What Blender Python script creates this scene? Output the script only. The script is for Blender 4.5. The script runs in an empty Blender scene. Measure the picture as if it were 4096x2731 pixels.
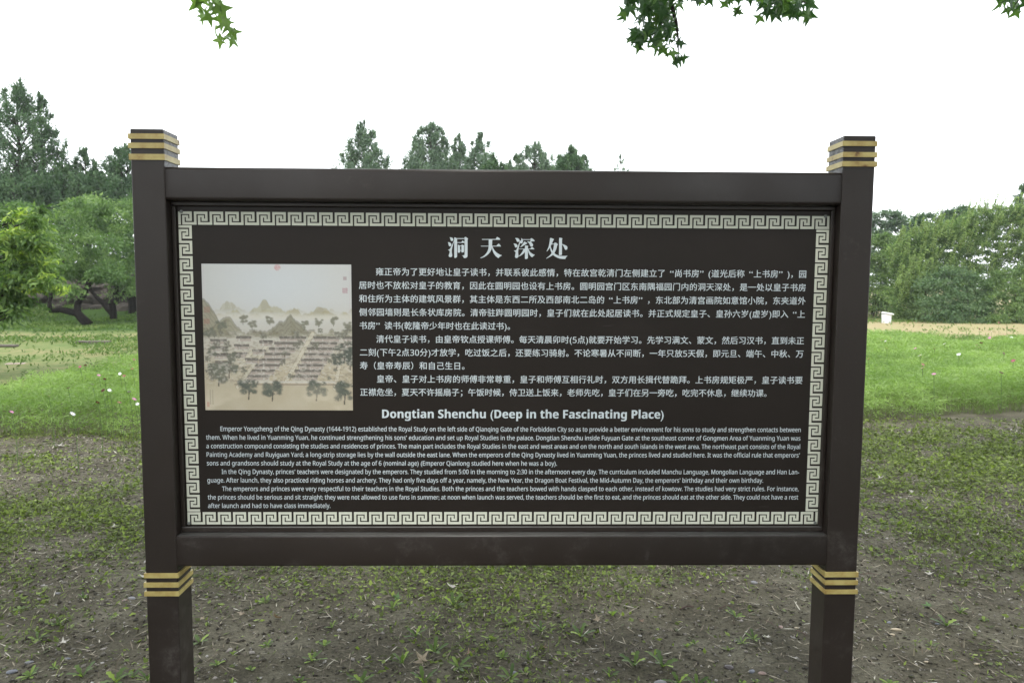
import bpy, math, random
import numpy as np
from mathutils import Matrix, Vector
rad = math.radians
C = bpy.context.scene.collection
scene = bpy.context.scene

# ------------------------------------------------------------------ camera
CAM = Vector((-0.0243, -2.3713, 1.6))
pit, yaw, rol = -0.0801, -0.0191, 0.0056
fwd = Vector((-math.sin(yaw)*math.cos(pit), math.cos(yaw)*math.cos(pit), math.sin(pit)))
rgt0 = Vector((math.cos(yaw), math.sin(yaw), 0)); up0 = rgt0.cross(fwd)
rgt = rgt0*math.cos(rol) + up0*math.sin(rol); upv = -rgt0*math.sin(rol) + up0*math.cos(rol)
cd = bpy.data.cameras.new('camera'); cam = bpy.data.objects.new('camera', cd); C.objects.link(cam)
cd.sensor_width = 36; cd.lens = 2.8929*1000/4096*36; cd.clip_end = 600; cd.clip_start = 0.05
M = Matrix((rgt, upv, -fwd)).transposed().to_4x4(); M.translation = CAM; cam.matrix_world = M
cd.dof.use_dof = True; cd.dof.focus_distance = 2.42; cd.dof.aperture_fstop = 7.1
scene.camera = cam
# ------------------------------------------------------------------ light
SUN_EL, SUN_AZ = rad(62), rad(200)          # soft sun behind thin cloud, high behind the camera
w = bpy.data.worlds.new('World'); scene.world = w; w.use_nodes = True
nt = w.node_tree; bg = nt.nodes['Background']
sky = nt.nodes.new('ShaderNodeTexSky'); sky.sky_type = 'NISHITA'; sky.sun_disc = False
sky.sun_elevation = SUN_EL; sky.sun_rotation = SUN_AZ; sky.dust_density = 4
mx = nt.nodes.new('ShaderNodeMix'); mx.data_type = 'RGBA'; mx.inputs[0].default_value = 0.85
nt.links.new(sky.outputs[0], mx.inputs[6]); mx.inputs[7].default_value = (10.2, 10.6, 10.9, 1)
nt.links.new(mx.outputs[2], bg.inputs[0]); bg.inputs[1].default_value = 0.1
sd = bpy.data.lights.new('sun', 'SUN'); sd.energy = 0.9; sd.angle = rad(14); sd.color = (1, 0.96, 0.9)
so = bpy.data.objects.new('sun', sd); C.objects.link(so)
sdir = Vector((math.sin(SUN_AZ)*math.cos(SUN_EL), math.cos(SUN_AZ)*math.cos(SUN_EL), math.sin(SUN_EL)))
so.rotation_euler = sdir.to_track_quat('Z', 'Y').to_euler()
scene.view_settings.view_transform = 'Standard'; scene.view_settings.look = 'None'
scene.view_settings.exposure = 1.6; scene.view_settings.gamma = 1
scene.view_settings.use_curve_mapping = False

# ------------------------------------------------------------------ helpers
def ray(px, py):
    return fwd + rgt*((px-2048)/2892.9) - upv*((py-1365.5)/2892.9)
def at(px, py, Y):
    v = ray(px, py); return CAM + v*((Y-CAM.y)/v.y)
def onz(px, py, z=0.0):
    v = ray(px, py); return CAM + v*((z-CAM.z)/v.z)
def props(o, label=None, cat=None, group=None, kind=None):
    if label: o['label'] = label
    if cat: o['category'] = cat
    if group: o['group'] = group
    if kind: o['kind'] = kind
    return o
def empty(name, loc, label, cat, group=None):
    o = bpy.data.objects.new(name, None); C.objects.link(o); o.location = loc
    o.empty_display_size = 0.1
    return props(o, label, cat, group)
def link(name, me, parent=None, loc=None):
    o = bpy.data.objects.new(name, me); C.objects.link(o)
    if parent is not None: o.parent = parent
    if loc is not None: o.location = loc
    return o
def mk(name, V, F, mat=None, tint=None, col=None, smooth=False):
    """V (n,3); F (m,k) array or list of lists"""
    me = bpy.data.meshes.new(name)
    V = np.asarray(V, dtype=np.float32)
    if isinstance(F, np.ndarray):
        m, k = F.shape
        me.vertices.add(len(V)); me.vertices.foreach_set('co', V.ravel())
        me.loops.add(m*k); me.loops.foreach_set('vertex_index', F.astype(np.int32).ravel())
        me.polygons.add(m); me.polygons.foreach_set('loop_start', np.arange(0, m*k, k, dtype=np.int32))
        me.update(calc_edges=True)
    else:
        me.from_pydata([tuple(v) for v in V.tolist()], [], F); me.update()
    if tint is not None:
        a = me.attributes.new('tint', 'FLOAT', 'FACE'); a.data.foreach_set('value', np.asarray(tint, dtype=np.float32))
    if col is not None:
        a = me.attributes.new('print', 'FLOAT_COLOR', 'POINT'); a.data.foreach_set('color', np.asarray(col, dtype=np.float32).ravel())
    if smooth: me.polygons.foreach_set('use_smooth', np.ones(len(me.polygons), dtype=bool))
    if mat: me.materials.append(mat)
    return me
def beam_mesh(x0, x1, y0, y1, z0, z1, b):
    prof = []
    for cy, cz, a0 in ((y0+b, z0+b, 180), (y1-b, z0+b, 270), (y1-b, z1-b, 0), (y0+b, z1-b, 90)):
        for k in range(6):
            a = rad(a0+k*18); prof.append((cy+b*math.cos(a), cz+b*math.sin(a)))
    n_ = len(prof); V = [(x0, y, z) for y, z in prof]+[(x1, y, z) for y, z in prof]
    F = [[k, (k+1) % n_, n_+(k+1) % n_, n_+k] for k in range(n_)]
    F += [list(range(n_))[::-1], list(range(n_, 2*n_))]
    return V, F
class MB:
    def __init__(s): s.V = []; s.F = []
    def box(s, x0, x1, y0, y1, z0, z1, b=0.0):
        """box with chamfered edges"""
        n = len(s.V)
        if b <= 0:
            s.V += [(x0,y0,z0),(x1,y0,z0),(x1,y1,z0),(x0,y1,z0),(x0,y0,z1),(x1,y0,z1),(x1,y1,z1),(x0,y1,z1)]
            s.F += [[n+i for i in f] for f in ((0,3,2,1),(4,5,6,7),(0,1,5,4),(1,2,6,5),(2,3,7,6),(3,0,4,7))]
            return s
        import bmesh
        bm = bmesh.new(); bmesh.ops.create_cube(bm, size=1)
        for v in bm.verts:
            v.co = ((x0+x1)/2 + v.co.x*(x1-x0), (y0+y1)/2 + v.co.y*(y1-y0), (z0+z1)/2 + v.co.z*(z1-z0))
        bmesh.ops.bevel(bm, geom=bm.edges[:], offset=b, segments=3, profile=0.5, affect='EDGES')
        bm.verts.index_update()
        s.V += [tuple(v.co) for v in bm.verts]; s.F += [[n+v.index for v in f.verts] for f in bm.faces]
        bm.free(); return s
    def tube(s, pts, rr, seg=8, cap=True):
        pts = [Vector(p) for p in pts]; n0 = len(s.V); N = len(pts)
        for i, p in enumerate(pts):
            d = (pts[min(i+1, N-1)] - pts[max(i-1, 0)]).normalized()
            a = d.cross(Vector((0.31, 0.94, 0.13))).normalized(); b = d.cross(a)
            for k in range(seg):
                t = 2*math.pi*k/seg; s.V.append(tuple(p + (a*math.cos(t)+b*math.sin(t))*rr[i]))
        for i in range(N-1):
            for k in range(seg):
                a0 = n0+i*seg+k; a1 = n0+i*seg+(k+1) % seg
                s.F.append([a0, a1, a1+seg, a0+seg])
        if cap:
            s.F.append([n0+k for k in range(seg)][::-1]); s.F.append([n0+(N-1)*seg+k for k in range(seg)])
        return s
    def build(s, name, mat, parent=None, smooth=False, loc=None):
        return link(name, mk(name, s.V, s.F, mat, smooth=smooth), parent, loc)
def vnoise(x, y, seed=0):
    """value noise on numpy arrays, 0..1"""
    xi = np.floor(x).astype(np.int64); yi = np.floor(y).astype(np.int64); fx = x-xi; fy = y-yi
    fx = fx*fx*(3-2*fx); fy = fy*fy*(3-2*fy)
    def h(a, b):
        n = (a*374761393 + b*668265263 + seed*1442695041) & 0x7fffffff
        n = (n ^ (n >> 13))*1274126177 & 0x7fffffff
        return ((n ^ (n >> 16)) & 0xffff)/65535.0
    return (h(xi,yi)*(1-fx)+h(xi+1,yi)*fx)*(1-fy) + (h(xi,yi+1)*(1-fx)+h(xi+1,yi+1)*fx)*fy
def fbm(x, y, sc, seed=0, o=4):
    r = 0; a = 1; t = 0
    for k in range(o): r = r+a*vnoise(x*sc*2**k, y*sc*2**k, seed+k*17); t += a; a *= .5
    return r/t
# ------------------------------------------------------------------ materials
def nodes(name):
    m = bpy.data.materials.new(name); m.use_nodes = True; n = m.node_tree
    return m, n, n.nodes['Principled BSDF'], n.nodes, n.links
def noise(n, l, scale, detail=6, rough=.6, coord=None, stretch=None):
    t = n.new('ShaderNodeTexNoise'); t.inputs['Scale'].default_value = scale
    t.inputs['Detail'].default_value = detail; t.inputs['Roughness'].default_value = rough
    tc = n.new('ShaderNodeTexCoord')
    if stretch:
        mp = n.new('ShaderNodeMapping'); mp.inputs['Scale'].default_value = stretch
        l.new(tc.outputs['Object'], mp.inputs[0]); l.new(mp.outputs[0], t.inputs['Vector'])
    else: l.new(tc.outputs['Object'], t.inputs['Vector'])
    return t.outputs['Fac']
def ramp(n, l, fac, stops):
    r = n.new('ShaderNodeValToRGB'); e = r.color_ramp.elements
    while len(e) < len(stops): e.new(.5)
    for i, (p, c) in enumerate(stops):
        e[i].position = p; e[i].color = (c[0], c[1], c[2], 1) if hasattr(c, '__len__') else (c, c, c, 1)
    l.new(fac, r.inputs[0]); return r.outputs[0]
def mixc(n, l, fac, a, b):
    m = n.new('ShaderNodeMix'); m.data_type = 'RGBA'
    for s, v in ((m.inputs[0], fac), (m.inputs[6], a), (m.inputs[7], b)):
        if hasattr(v, 'links') or hasattr(v, 'node'): l.new(v, s)
        else: s.default_value = v if not hasattr(v, '__len__') else (*v[:3], 1)
    return m.outputs[2]
def bump(n, l, p, h, strength, dist):
    b = n.new('ShaderNodeBump'); b.inputs['Strength'].default_value = strength; b.inputs['Distance'].default_value = dist
    l.new(h, b.inputs['Height']); l.new(b.outputs[0], p.inputs['Normal'])
def simple(name, stops, scale=8, rough=.7, bmp=0, bscale=60, stretch=None, spec=.4):
    m, n, p, ns, l = nodes(name)
    l.new(ramp(ns, l, noise(ns, l, scale, stretch=stretch), stops), p.inputs['Base Color'])
    p.inputs['Roughness'].default_value = rough; p.inputs['Specular IOR Level'].default_value = spec
    if bmp: bump(ns, l, p, noise(ns, l, bscale), .6, bmp)
    return m
def leafmat(name, stops, trans=.3, rough=.55):
    m, n, p, ns, l = nodes(name)
    a = ns.new('ShaderNodeAttribute'); a.attribute_name = 'tint'
    c = ramp(ns, l, a.outputs['Fac'], stops)
    l.new(c, p.inputs['Base Color']); p.inputs['Roughness'].default_value = rough
    p.inputs['Specular IOR Level'].default_value = .2
    tr = ns.new('ShaderNodeBsdfTranslucent'); ms = ns.new('ShaderNodeMixShader'); ms.inputs[0].default_value = trans
    br = ns.new('ShaderNodeMix'); br.data_type = 'RGBA'; br.blend_type = 'MULTIPLY'; br.inputs[0].default_value = 1
    l.new(c, br.inputs[6]); br.inputs[7].default_value = (1.3, 1.5, .7, 1); l.new(br.outputs[2], tr.inputs[0])
    l.new(p.outputs[0], ms.inputs[1]); l.new(tr.outputs[0], ms.inputs[2])
    l.new(ms.outputs[0], ns['Material Output'].inputs[0]); return m
# ================================================================== SETTING
def ground_h(x, y):
    h = (fbm(x, y, .35, 3, 3)-.5)*.10 + (fbm(x, y, 3.0, 5, 4)-.5)*.035 + (fbm(x, y, 16.0, 7, 3)-.5)*.012
    near = np.clip((y-24)/8, 0, 1)
    h = h + near*np.clip((-x-6)/6, 0, 1)*1.2*np.clip((y-27)/6, 0, 1)     # low bank behind the fruit trees
    return h
def axis(segs):
    out = []
    for a, b, st in segs: out += list(np.arange(a, b, st))
    return np.array(out)
gx = axis([(-220,-60,20),(-60,-20,4),(-20,-8,.6),(-8,-3,.12),(-3,4,.03),(4,10,.12),(10,24,.6),(24,64,4),(64,240,20)])
gy = axis([(-120,-20,12),(-20,-3,1.5),(-3,.3,.2),(.3,3.2,.025),(3.2,6.4,.05),(6.4,16,.25),(16,40,.7),(40,80,4),(80,400,25)])
GX, GY = np.meshgrid(gx, gy); GZ = ground_h(GX, GY)
nx, ny = len(gx), len(gy)
idx = np.arange(nx*ny).reshape(ny, nx)
F = np.stack([idx[:-1,:-1].ravel(), idx[:-1,1:].ravel(), idx[1:,1:].ravel(), idx[1:,:-1].ravel()], 1)
def field_front(x): return 5.05+.13*(x+4)+.12*np.sin(x*2.3)+.08*np.sin(x*7)
def green_mask(x, y):
    """where low weeds grow: 0..1"""
    n1 = fbm(x, y, .9, 21, 4); n2 = fbm(x, y, 3.4, 23, 3)
    m = np.clip((n1*.55+n2*.45-.43)*5, 0, 1)
    left = np.exp(-((y-2.35-.15*np.sin(x*2))/.75)**2)*np.clip((-x-.9)*1.5, 0, 1)      # greener belts left and right of the sign
    right = np.exp(-((y-4.0-.2*np.sin(x*1.7))/.85)**2)*np.clip((x-1.2)*1.5, 0, 1)
    mid = np.exp(-((x+.1)/1.1)**2-((y-1.6)/.6)**2)*.75
    band = (left+.62*right)*np.clip(n2*2.6-.55, 0, 1)
    m = m*np.where(y > 2.9, .6, 1)*np.clip(1.15-.9*np.exp(-((y-field_front(x)+.25)/.3)**2), 0, 1)
    bare = np.exp(-((x-1.0)/.8)**2-((y-.9)/.5)**2)*.7 + np.exp(-((x+.9)/.3)**2-((y-.5)/.5)**2)*.5
    return np.clip(m*.55+band*.95+mid-bare, 0, 1)
gm, n, p, ns, l = nodes('soil_and_grass')
tc = ns.new('ShaderNodeTexCoord'); sep = ns.new('ShaderNodeSeparateXYZ'); l.new(tc.outputs['Object'], sep.inputs[0])
soil = ramp(ns, l, noise(ns, l, 2.2, 12, .7), [(.3, (.038,.034,.023)), (.5, (.082,.075,.052)), (.7, (.138,.129,.095))])
fine = ramp(ns, l, noise(ns, l, 70, 8, .75), [(.33, .3), (.5, .9), (.68, 1.5)])
mm = ns.new('ShaderNodeMix'); mm.data_type = 'RGBA'; mm.blend_type = 'MULTIPLY'; mm.inputs[0].default_value = .8
l.new(soil, mm.inputs[6]); l.new(fine, mm.inputs[7])
tan = ramp(ns, l, noise(ns, l, .35, 10, .65), [(.36, (.060,.110,.022)), (.50, (.115,.145,.045)), (.62, (.235,.17,.10))])
tan2 = mixc(ns, l, .45, tan, ramp(ns, l, noise(ns, l, 4, 8, .7), [(.35, (.05,.09,.02)), (.65, (.20,.18,.09))]))
lawn = ramp(ns, l, noise(ns, l, 1.5, 8, .7), [(.3, (.018,.040,.006)), (.7, (.040,.080,.014))])  # lawn green darkened to stand in for the shade under the trees
def step(src, a, b):
    r = ns.new('ShaderNodeMapRange'); r.inputs[1].default_value = a; r.inputs[2].default_value = b; l.new(src, r.inputs[0]); return r.outputs[0]
c1 = mixc(ns, l, step(sep.outputs[1], 6.5, 9.0), mm.outputs[2], tan2)
lm = ns.new('ShaderNodeMath'); lm.operation = 'MULTIPLY'; l.new(step(sep.outputs[1], 20, 21.5), lm.inputs[0]); l.new(step(sep.outputs[0], 8, 5), lm.inputs[1])
straw = ramp(ns, l, noise(ns, l, 1.2, 8, .7), [(.3, (.15,.16,.06)), (.5, (.24,.21,.11)), (.7, (.20,.14,.08))])
rm = ns.new('ShaderNodeMath'); rm.operation = 'MULTIPLY'; l.new(step(sep.outputs[1], 17, 19), rm.inputs[0]); l.new(step(sep.outputs[0], 5, 8), rm.inputs[1])
c2 = mixc(ns, l, rm.outputs[0], mixc(ns, l, lm.outputs[0], c1, lawn), straw)
l.new(c2, p.inputs['Base Color']); p.inputs['Roughness'].default_value = .9; p.inputs['Specular IOR Level'].default_value = .12
bump(ns, l, p, noise(ns, l, 90, 8, .7), .8, .01)
ground = link('ground', mk('ground', np.stack([GX.ravel(), GY.ravel(), GZ.ravel()], 1), F, gm, smooth=True))
props(ground, kind='structure')
def gz(x, y): return float(ground_h(np.array([x*1.0]), np.array([y*1.0]))[0])

# ================================================================== SIGN
W, PW, PD = 2.4, .106, .045
OFF = Vector((-1.2, 0, 1.6))                         # sign coordinates -> world
sign = empty('information_sign', (0, 0, 0), 'large dark brown information board with white Chinese and English text between two gold-banded square posts', 'sign')
# paint
paint, n, p, ns, l = nodes('brown_paint')
wear = noise(ns, l, 5, 10, .75)
blot = noise(ns, l, 34, 9, .75)
tc = ns.new('ShaderNodeTexCoord'); sep = ns.new('ShaderNodeSeparateXYZ'); l.new(tc.outputs['Object'], sep.inputs[0])
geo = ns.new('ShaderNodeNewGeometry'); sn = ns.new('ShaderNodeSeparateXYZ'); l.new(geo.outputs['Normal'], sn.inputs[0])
def mth(op, a, b_=None):
    q = ns.new('ShaderNodeMath'); q.operation = op
    for i_, v in enumerate((a, b_)):
        if v is None: continue
        if hasattr(v, 'node'): l.new(v, q.inputs[i_])
        else: q.inputs[i_].default_value = v
    return q.outputs[0]
low = mth('MULTIPLY', mth('LESS_THAN', sep.outputs[2], .77), .075)        # splashed dirt on the lower beam
endg = mth('MULTIPLY', mth('GREATER_THAN', mth('ABSOLUTE', sn.outputs[0]), .5), mth('GREATER_THAN', sep.outputs[2], 1.968))   # peeling post heads
wsum = mth('ADD', wear, low)
wf = mth('MULTIPLY', ramp(ns, l, wsum, [(.60, 0), (.74, .8)]), ramp(ns, l, blot, [(.42, 0), (.60, 1.0)]))
peel = mth('MULTIPLY', endg, ramp(ns, l, noise(ns, l, 60, 8, .7, stretch=(1, 1, 2.2)), [(.44, 0), (.52, 1.0)]))
base = ramp(ns, l, noise(ns, l, 1.6, 5), [(.3, (.0165,.0118,.0092)), (.7, (.0215,.0155,.0122))])
speck = ramp(ns, l, noise(ns, l, 420, 3, .5), [(.66, 0), (.74, .55)])
strk = ramp(ns, l, noise(ns, l, 40, 6, .7, stretch=(.35, 1, 6)), [(.62, 0), (.80, .35)])
base = mixc(ns, l, mth('MAXIMUM', speck, strk), base, (.060, .055, .050))
c_ = mixc(ns, l, wf, base, (.066, .057, .051))
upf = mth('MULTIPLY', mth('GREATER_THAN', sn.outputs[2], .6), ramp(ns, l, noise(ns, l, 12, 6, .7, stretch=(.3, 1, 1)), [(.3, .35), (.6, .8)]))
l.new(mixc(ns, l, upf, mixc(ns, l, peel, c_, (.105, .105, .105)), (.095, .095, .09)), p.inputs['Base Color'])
l.new(ramp(ns, l, wear, [(.3, .36), (.7, .52)]), p.inputs['Roughness'])
p.inputs['Specular IOR Level'].default_value = .36
bump(ns, l, p, noise(ns, l, 55, 6, .6), .25, .0012)
panel_m, n, p, ns, l = nodes('panel_film')
b0 = ramp(ns, l, noise(ns, l, 3, 6), [(.35, (.0165,.0130,.0108)), (.65, (.0195,.0155,.0130))])
dust = ramp(ns, l, noise(ns, l, 350, 3, .5), [(.68, 0), (.76, .5)])
scr = ramp(ns, l, noise(ns, l, 14, 3, .5, stretch=(.5, 1, 9)), [(.735, 0), (.755, .22)])
mxx = ns.new('ShaderNodeMath'); mxx.operation = 'MAXIMUM'; l.new(dust, mxx.inputs[0]); l.new(scr, mxx.inputs[1])
l.new(mixc(ns, l, mxx.outputs[0], b0, (.06, .055, .05)), p.inputs['Base Color'])
p.inputs['Roughness'].default_value = .40; p.inputs['Specular IOR Level'].default_value = .17
gold = simple('gold_band', [(.30, (.12,.055,.018)), (.40, (.32,.235,.075)), (.6, (.43,.355,.135))], 16, .42, .0004, 80)
whitem = simple('white_lettering', [(.3, (.50,.56,.585)), (.7, (.55,.61,.635))], 4, .5)
cream = simple('cream_border_print', [(.3, (.52,.535,.44)), (.7, (.58,.595,.50))], 3, .5)
rubber = simple('black_sealant', [(.3, (.012,.012,.013)), (.7, (.03,.03,.03))], 20, .35)
steel = simple('screw_steel', [(.3, (.10,.11,.10)), (.7, (.2,.21,.2))], 90, .4)

def wbox(b, x0, x1, y0, y1, z0, z1, bev=0):
    return b.box(x0+OFF.x, x1+OFF.x, y0, y1, z0+OFF.z, z1+OFF.z, bev)
bands = {0: [(.468,.4514),(.439,.422),(.4043,.3858),(-.9708,-.9868),(-1.0031,-1.019),(-1.0337,-1.0493)],
         1: [(.4655,.4496),(.4305,.4145),(.4009,.3841),(-.9711,-.9886),(-.9999,-1.0162),(-1.0329,-1.0478)]}
rb = random.Random(4)
for s in (0, 1):
    x0 = 0 if s == 0 else W-PW
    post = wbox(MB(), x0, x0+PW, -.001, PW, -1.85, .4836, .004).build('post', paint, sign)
    for (zt, zb) in bands[s]:
        e = .0034+rb.random()*.0014; t = rb.uniform(-.0015, .0015)
        b = MB()
        X0, X1, Y0, Y1 = x0+OFF.x, x0+PW+OFF.x, -.001, PW
        xs = t*.0
        prof = [(X0-e+t, Y0-e), (X1+e+t*.4, Y0-e), (X1+e, Y1+e), (X0-e, Y1+e)]
        inn = [(X0+.0005, Y0+.0005), (X1-.0005, Y0+.0005), (X1-.0005, Y1-.0005), (X0+.0005, Y1-.0005)]
        for z in (zb+OFF.z, zt+OFF.z):
            for q in prof: b.V.append((q[0], q[1], z))
        for z in (zb+OFF.z, zt+OFF.z):
            for q in inn: b.V.append((q[0], q[1], z))
        for k in range(4):
            j = (k+1) % 4
            b.F += [[k, j, 4+j, 4+k], [4+k, 4+j, 12+j, 12+k], [k, 8+k, 8+j, j]]
        b.build('band', gold, post)
for (z0, z1, bv) in ((.2605, .366, .011), (-.950, -.8445, .007)):
    V, F = beam_mesh(PW-.001+OFF.x, W-PW+.001+OFF.x, .0003, PW-.002, z0+OFF.z, z1+OFF.z, bv)
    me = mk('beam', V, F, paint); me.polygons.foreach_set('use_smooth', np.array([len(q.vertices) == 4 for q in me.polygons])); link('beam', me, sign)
panel = wbox(MB(), PW+.001, W-PW-.001, PD, PD+.012, -.844, .260).build('panel', panel_m, sign)
# moulding that holds the panel
mo = .014
for (a, b_, c, d) in ((PW+.001, W-PW-.001, .2600-mo, .2600), (PW+.001, W-PW-.001, -.8440, -.8440+mo+.004), (PW+.001, PW+.001+mo, -.8440+mo+.0045, .2600-mo-.0005), (W-PW-.001-mo, W-PW-.001, -.8440+mo+.0045, .2600-mo-.0005)):
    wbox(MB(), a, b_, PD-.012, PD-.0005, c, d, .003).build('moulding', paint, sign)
for (sx, sz) in ((PW+.030, .228), (W-PW-.030, .228), (PW+.024, -.816), (W-PW-.024, -.816)):
    b = MB(); cx, cz = sx+OFF.x, sz+OFF.z
    b.tube([(cx, PD-.0003, cz), (cx, PD-.003, cz), (cx, PD-.0042, cz)], [.0055, .0055, .003], 12)
    b.build('screw', steel, sign)

# --- flat print helpers: 2D polys in sign coordinates (x, z)
layer = [0]
def flat(name, polys, mat, parent, dy=.0004, step=0.0):
    V = []; F = []
    for k, pl in enumerate(polys):
        n0 = len(V)
        V += [(x+OFF.x, PD-dy-step*k, z+OFF.z) for x, z in pl]
        F.append(list(range(n0, n0+len(pl))))
    o = link(name, mk(name, V, F, mat), parent); o['kind'] = 'stuff'; return o
# meander border
BX0, BX1, BZ0, BZ1 = .1252, 2.2785, -.8202, .2286
KEY = [(0,22,0,118),(22,122,0,23),(100,122,23,85),(68,100,63,85),(68,90,33,63),(35,68,33,50),(35,57,50,118),(57,141,95,118)]
pX = (BX1-BX0)/(42+22/141); u = pX/141
def rect(x0, x1, z0, z1): return [(x0, z0), (x1, z0), (x1, z1), (x0, z1)]
top = []; bot = []
for i in range(42):
    for (a, b_, c, d) in KEY:
        ox = BX0+i*pX
        top.append(rect(ox+a*u, ox+b_*u, BZ1-d*u, BZ1-c*u)); bot.append(rect(ox+a*u, ox+b_*u, BZ0+(118-d)*u, BZ0+(118-c)*u))
ox = BX0+42*pX
top.append(rect(ox, ox+22*u, BZ1-118*u, BZ1)); bot.append(rect(ox, ox+22*u, BZ0, BZ0+118*u))
def side(xout):           # cells rotated a quarter turn, outer side of the key faces right
    z1 = BZ1-118*u-.0022; z0 = BZ0+118*u+.0022; pz = (z1-z0)/(19+22/141); v = pz/141; out = []
    for i in range(19):
        for (a, b_, c, d) in KEY:
            oz = z1-i*pz; out.append(rect(xout-d*u, xout-c*u, oz-b_*v, oz-a*v))
    oz = z1-19*pz; out.append(rect(xout-118*u, xout, oz-22*v, oz)); return out
flat('border_strip', top, cream, panel); flat('border_strip', bot, cream, panel)
flat('border_strip', side(BX0+118*u), cream, panel); flat('border_strip', side(BX1), cream, panel)
# heading, drawn stroke by stroke
HEAD = {
(1780,935): [
[(262,207),(330,205),(400,225),(455,270),(482,325),(470,375),(430,410),(385,418),(345,400),(322,365),(312,310),(290,255)],
[(160,495),(215,487),(280,505),(335,550),(370,610),(365,670),(330,710),(280,727),(235,705),(210,660),(203,600),(190,540)],
[(528,345),(440,560),(350,740),(295,850),(245,895),(165,915),(215,945),(255,985),(270,1030),(255,1110),(220,1190),(210,1260),(225,1300),(260,1325),(310,1335),(365,1325),(400,1295),(412,1240),(408,1170),(390,1080),(383,970),(400,860),(430,720),(480,560),(530,430)],
[(528,220),(550,205),(600,225),(655,250),(680,262),(690,300),(690,1310),(660,1350),(600,1375),(550,1372),(528,1350)],
[(680,258),(1095,258),(1095,298),(680,298)],
[(1095,255),(1125,205),(1155,183),(1200,195),(1270,245),(1325,298),(1285,335),(1285,1280),(1265,1330),(1210,1370),(1140,1387),(1080,1385),(1055,1330),(1020,1275),(965,1242),(1040,1235),(1090,1222),(1118,1190),(1118,290)],
[(690,487),(935,487),(960,450),(985,400),(1020,400),(1080,445),(1118,465),(1118,522),(690,522)],
[(728,640),(760,635),(845,672),(860,690),(862,1040),(840,1070),(790,1082),(740,1080),(728,1060)],
[(855,672),(930,672),(930,710),(855,710)],
[(925,670),(950,635),(980,622),(1040,640),(1095,680),(1100,700),(1080,740),(1078,1020),(1060,1050),(1000,1068),(955,1065),(940,1040),(940,700)],
[(855,938),(945,938),(945,972),(855,972)]],
(1915,935): [
[(185,305),(965,305),(1000,250),(1040,183),(1095,200),(1160,245),(1215,300),(1220,345),(185,343)],
[(118,690),(1010,690),(1060,630),(1110,575),(1150,570),(1210,630),(1268,715),(1255,727),(130,725)],
[(572,340),(780,340),(768,400),(758,700),(745,820),(715,920),(650,1040),(560,1150),(450,1245),(330,1320),(200,1370),(95,1390),(95,1370),(220,1310),(330,1225),(430,1110),(500,1000),(545,870),(568,700)],
[(758,727),(785,727),(830,840),(900,950),(1000,1060),(1100,1135),(1210,1190),(1328,1235),(1260,1275),(1190,1315),(1130,1385),(1060,1350),(960,1270),(880,1160),(810,1020),(765,870),(748,770)]],
(2045,935): [
[(215,258),(300,245),(380,258),(440,300),(472,360),(470,420),(430,460),(370,470),(325,445),(305,400),(295,350),(265,305)],
[(125,570),(200,558),(275,580),(330,620),(368,680),(350,740),(310,780),(250,788),(215,765),(200,710),(180,650),(150,605)],
[(510,375),(520,420),(495,545),(460,680),(420,850),(400,960),(392,1060),(400,1160),(412,1250),(405,1310),(360,1370),(295,1387),(240,1365),(213,1310),(225,1210),(250,1100),(240,1040),(200,1000),(135,975),(200,962),(265,945),(300,900),(370,730),(440,550),(490,390)],
[(572,258),(590,258),(650,320),(668,400),(660,480),(620,545),(565,562),(515,548),(500,500),(520,415),(555,390),(572,340)],
[(645,318),(1085,318),(1085,355),(655,355)],
[(1075,330),(1110,275),(1150,255),(1200,275),(1280,330),(1338,405),(1310,432),(1220,430),(1150,450),(1110,490),(1085,480),(1085,440),(1100,355)],
[(735,450),(770,450),(830,485),(890,525),(918,558),(850,590),(760,645),(650,710),(550,768),(508,765),(570,690),(650,590),(710,490)],
[(895,447),(970,438),(1060,450),(1130,485),(1200,550),(1245,620),(1235,690),(1190,730),(1140,735),(1090,715),(1065,660),(1045,600),(1010,540),(950,485)],
[(445,855),(1095,855),(1140,780),(1180,750),(1225,775),(1322,880),(1300,887),(445,882)],
[(780,690),(800,675),(880,672),(968,695),(948,760),(948,1380),(925,1420),(860,1443),(800,1440),(778,1415)],
[(700,882),(790,882),(785,1030),(720,1110),(640,1180),(540,1250),(400,1312),(405,1290),(480,1230),(570,1120),(640,1010),(680,930)],
[(948,882),(985,882),(1030,980),(1090,1060),(1180,1130),(1260,1175),(1345,1210),(1280,1260),(1190,1345),(1120,1300),(1050,1210),(990,1090),(955,960)]],
(2175,935): [
[(358,265),(385,243),(450,255),(530,290),(588,318),(530,400),(465,570),(400,710),(350,800),(260,920),(190,1005),(155,1010),(210,900),(270,760),(310,600),(345,400)],
[(450,572),(590,572),(590,608),(440,608)],
[(585,560),(610,515),(650,505),(710,525),(770,565),(808,615),(765,665),(740,790),(690,930),(610,1100),(520,1210),(400,1290),(270,1360),(150,1425),(125,1415),(230,1330),(350,1230),(450,1110),(510,980),(550,840),(575,700),(590,600)],
[(350,760),(395,720),(430,840),(500,985),(610,1110),(700,1180),(830,1240),(960,1265),(1150,1270),(1355,1255),(1270,1340),(1240,1420),(1200,1440),(1050,1435),(900,1415),(780,1370),(650,1300),(540,1220),(440,1090),(385,940)],
[(875,245),(910,232),(1000,243),(1070,270),(1040,320),(1035,1190),(1000,1215),(880,1225),(862,1200),(870,900)],
[(1020,590),(1060,590),(1180,630),(1290,690),(1345,750),(1350,820),(1330,890),(1260,925),(1205,900),(1180,840),(1140,740),(1090,660),(1035,620)]]}
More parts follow.
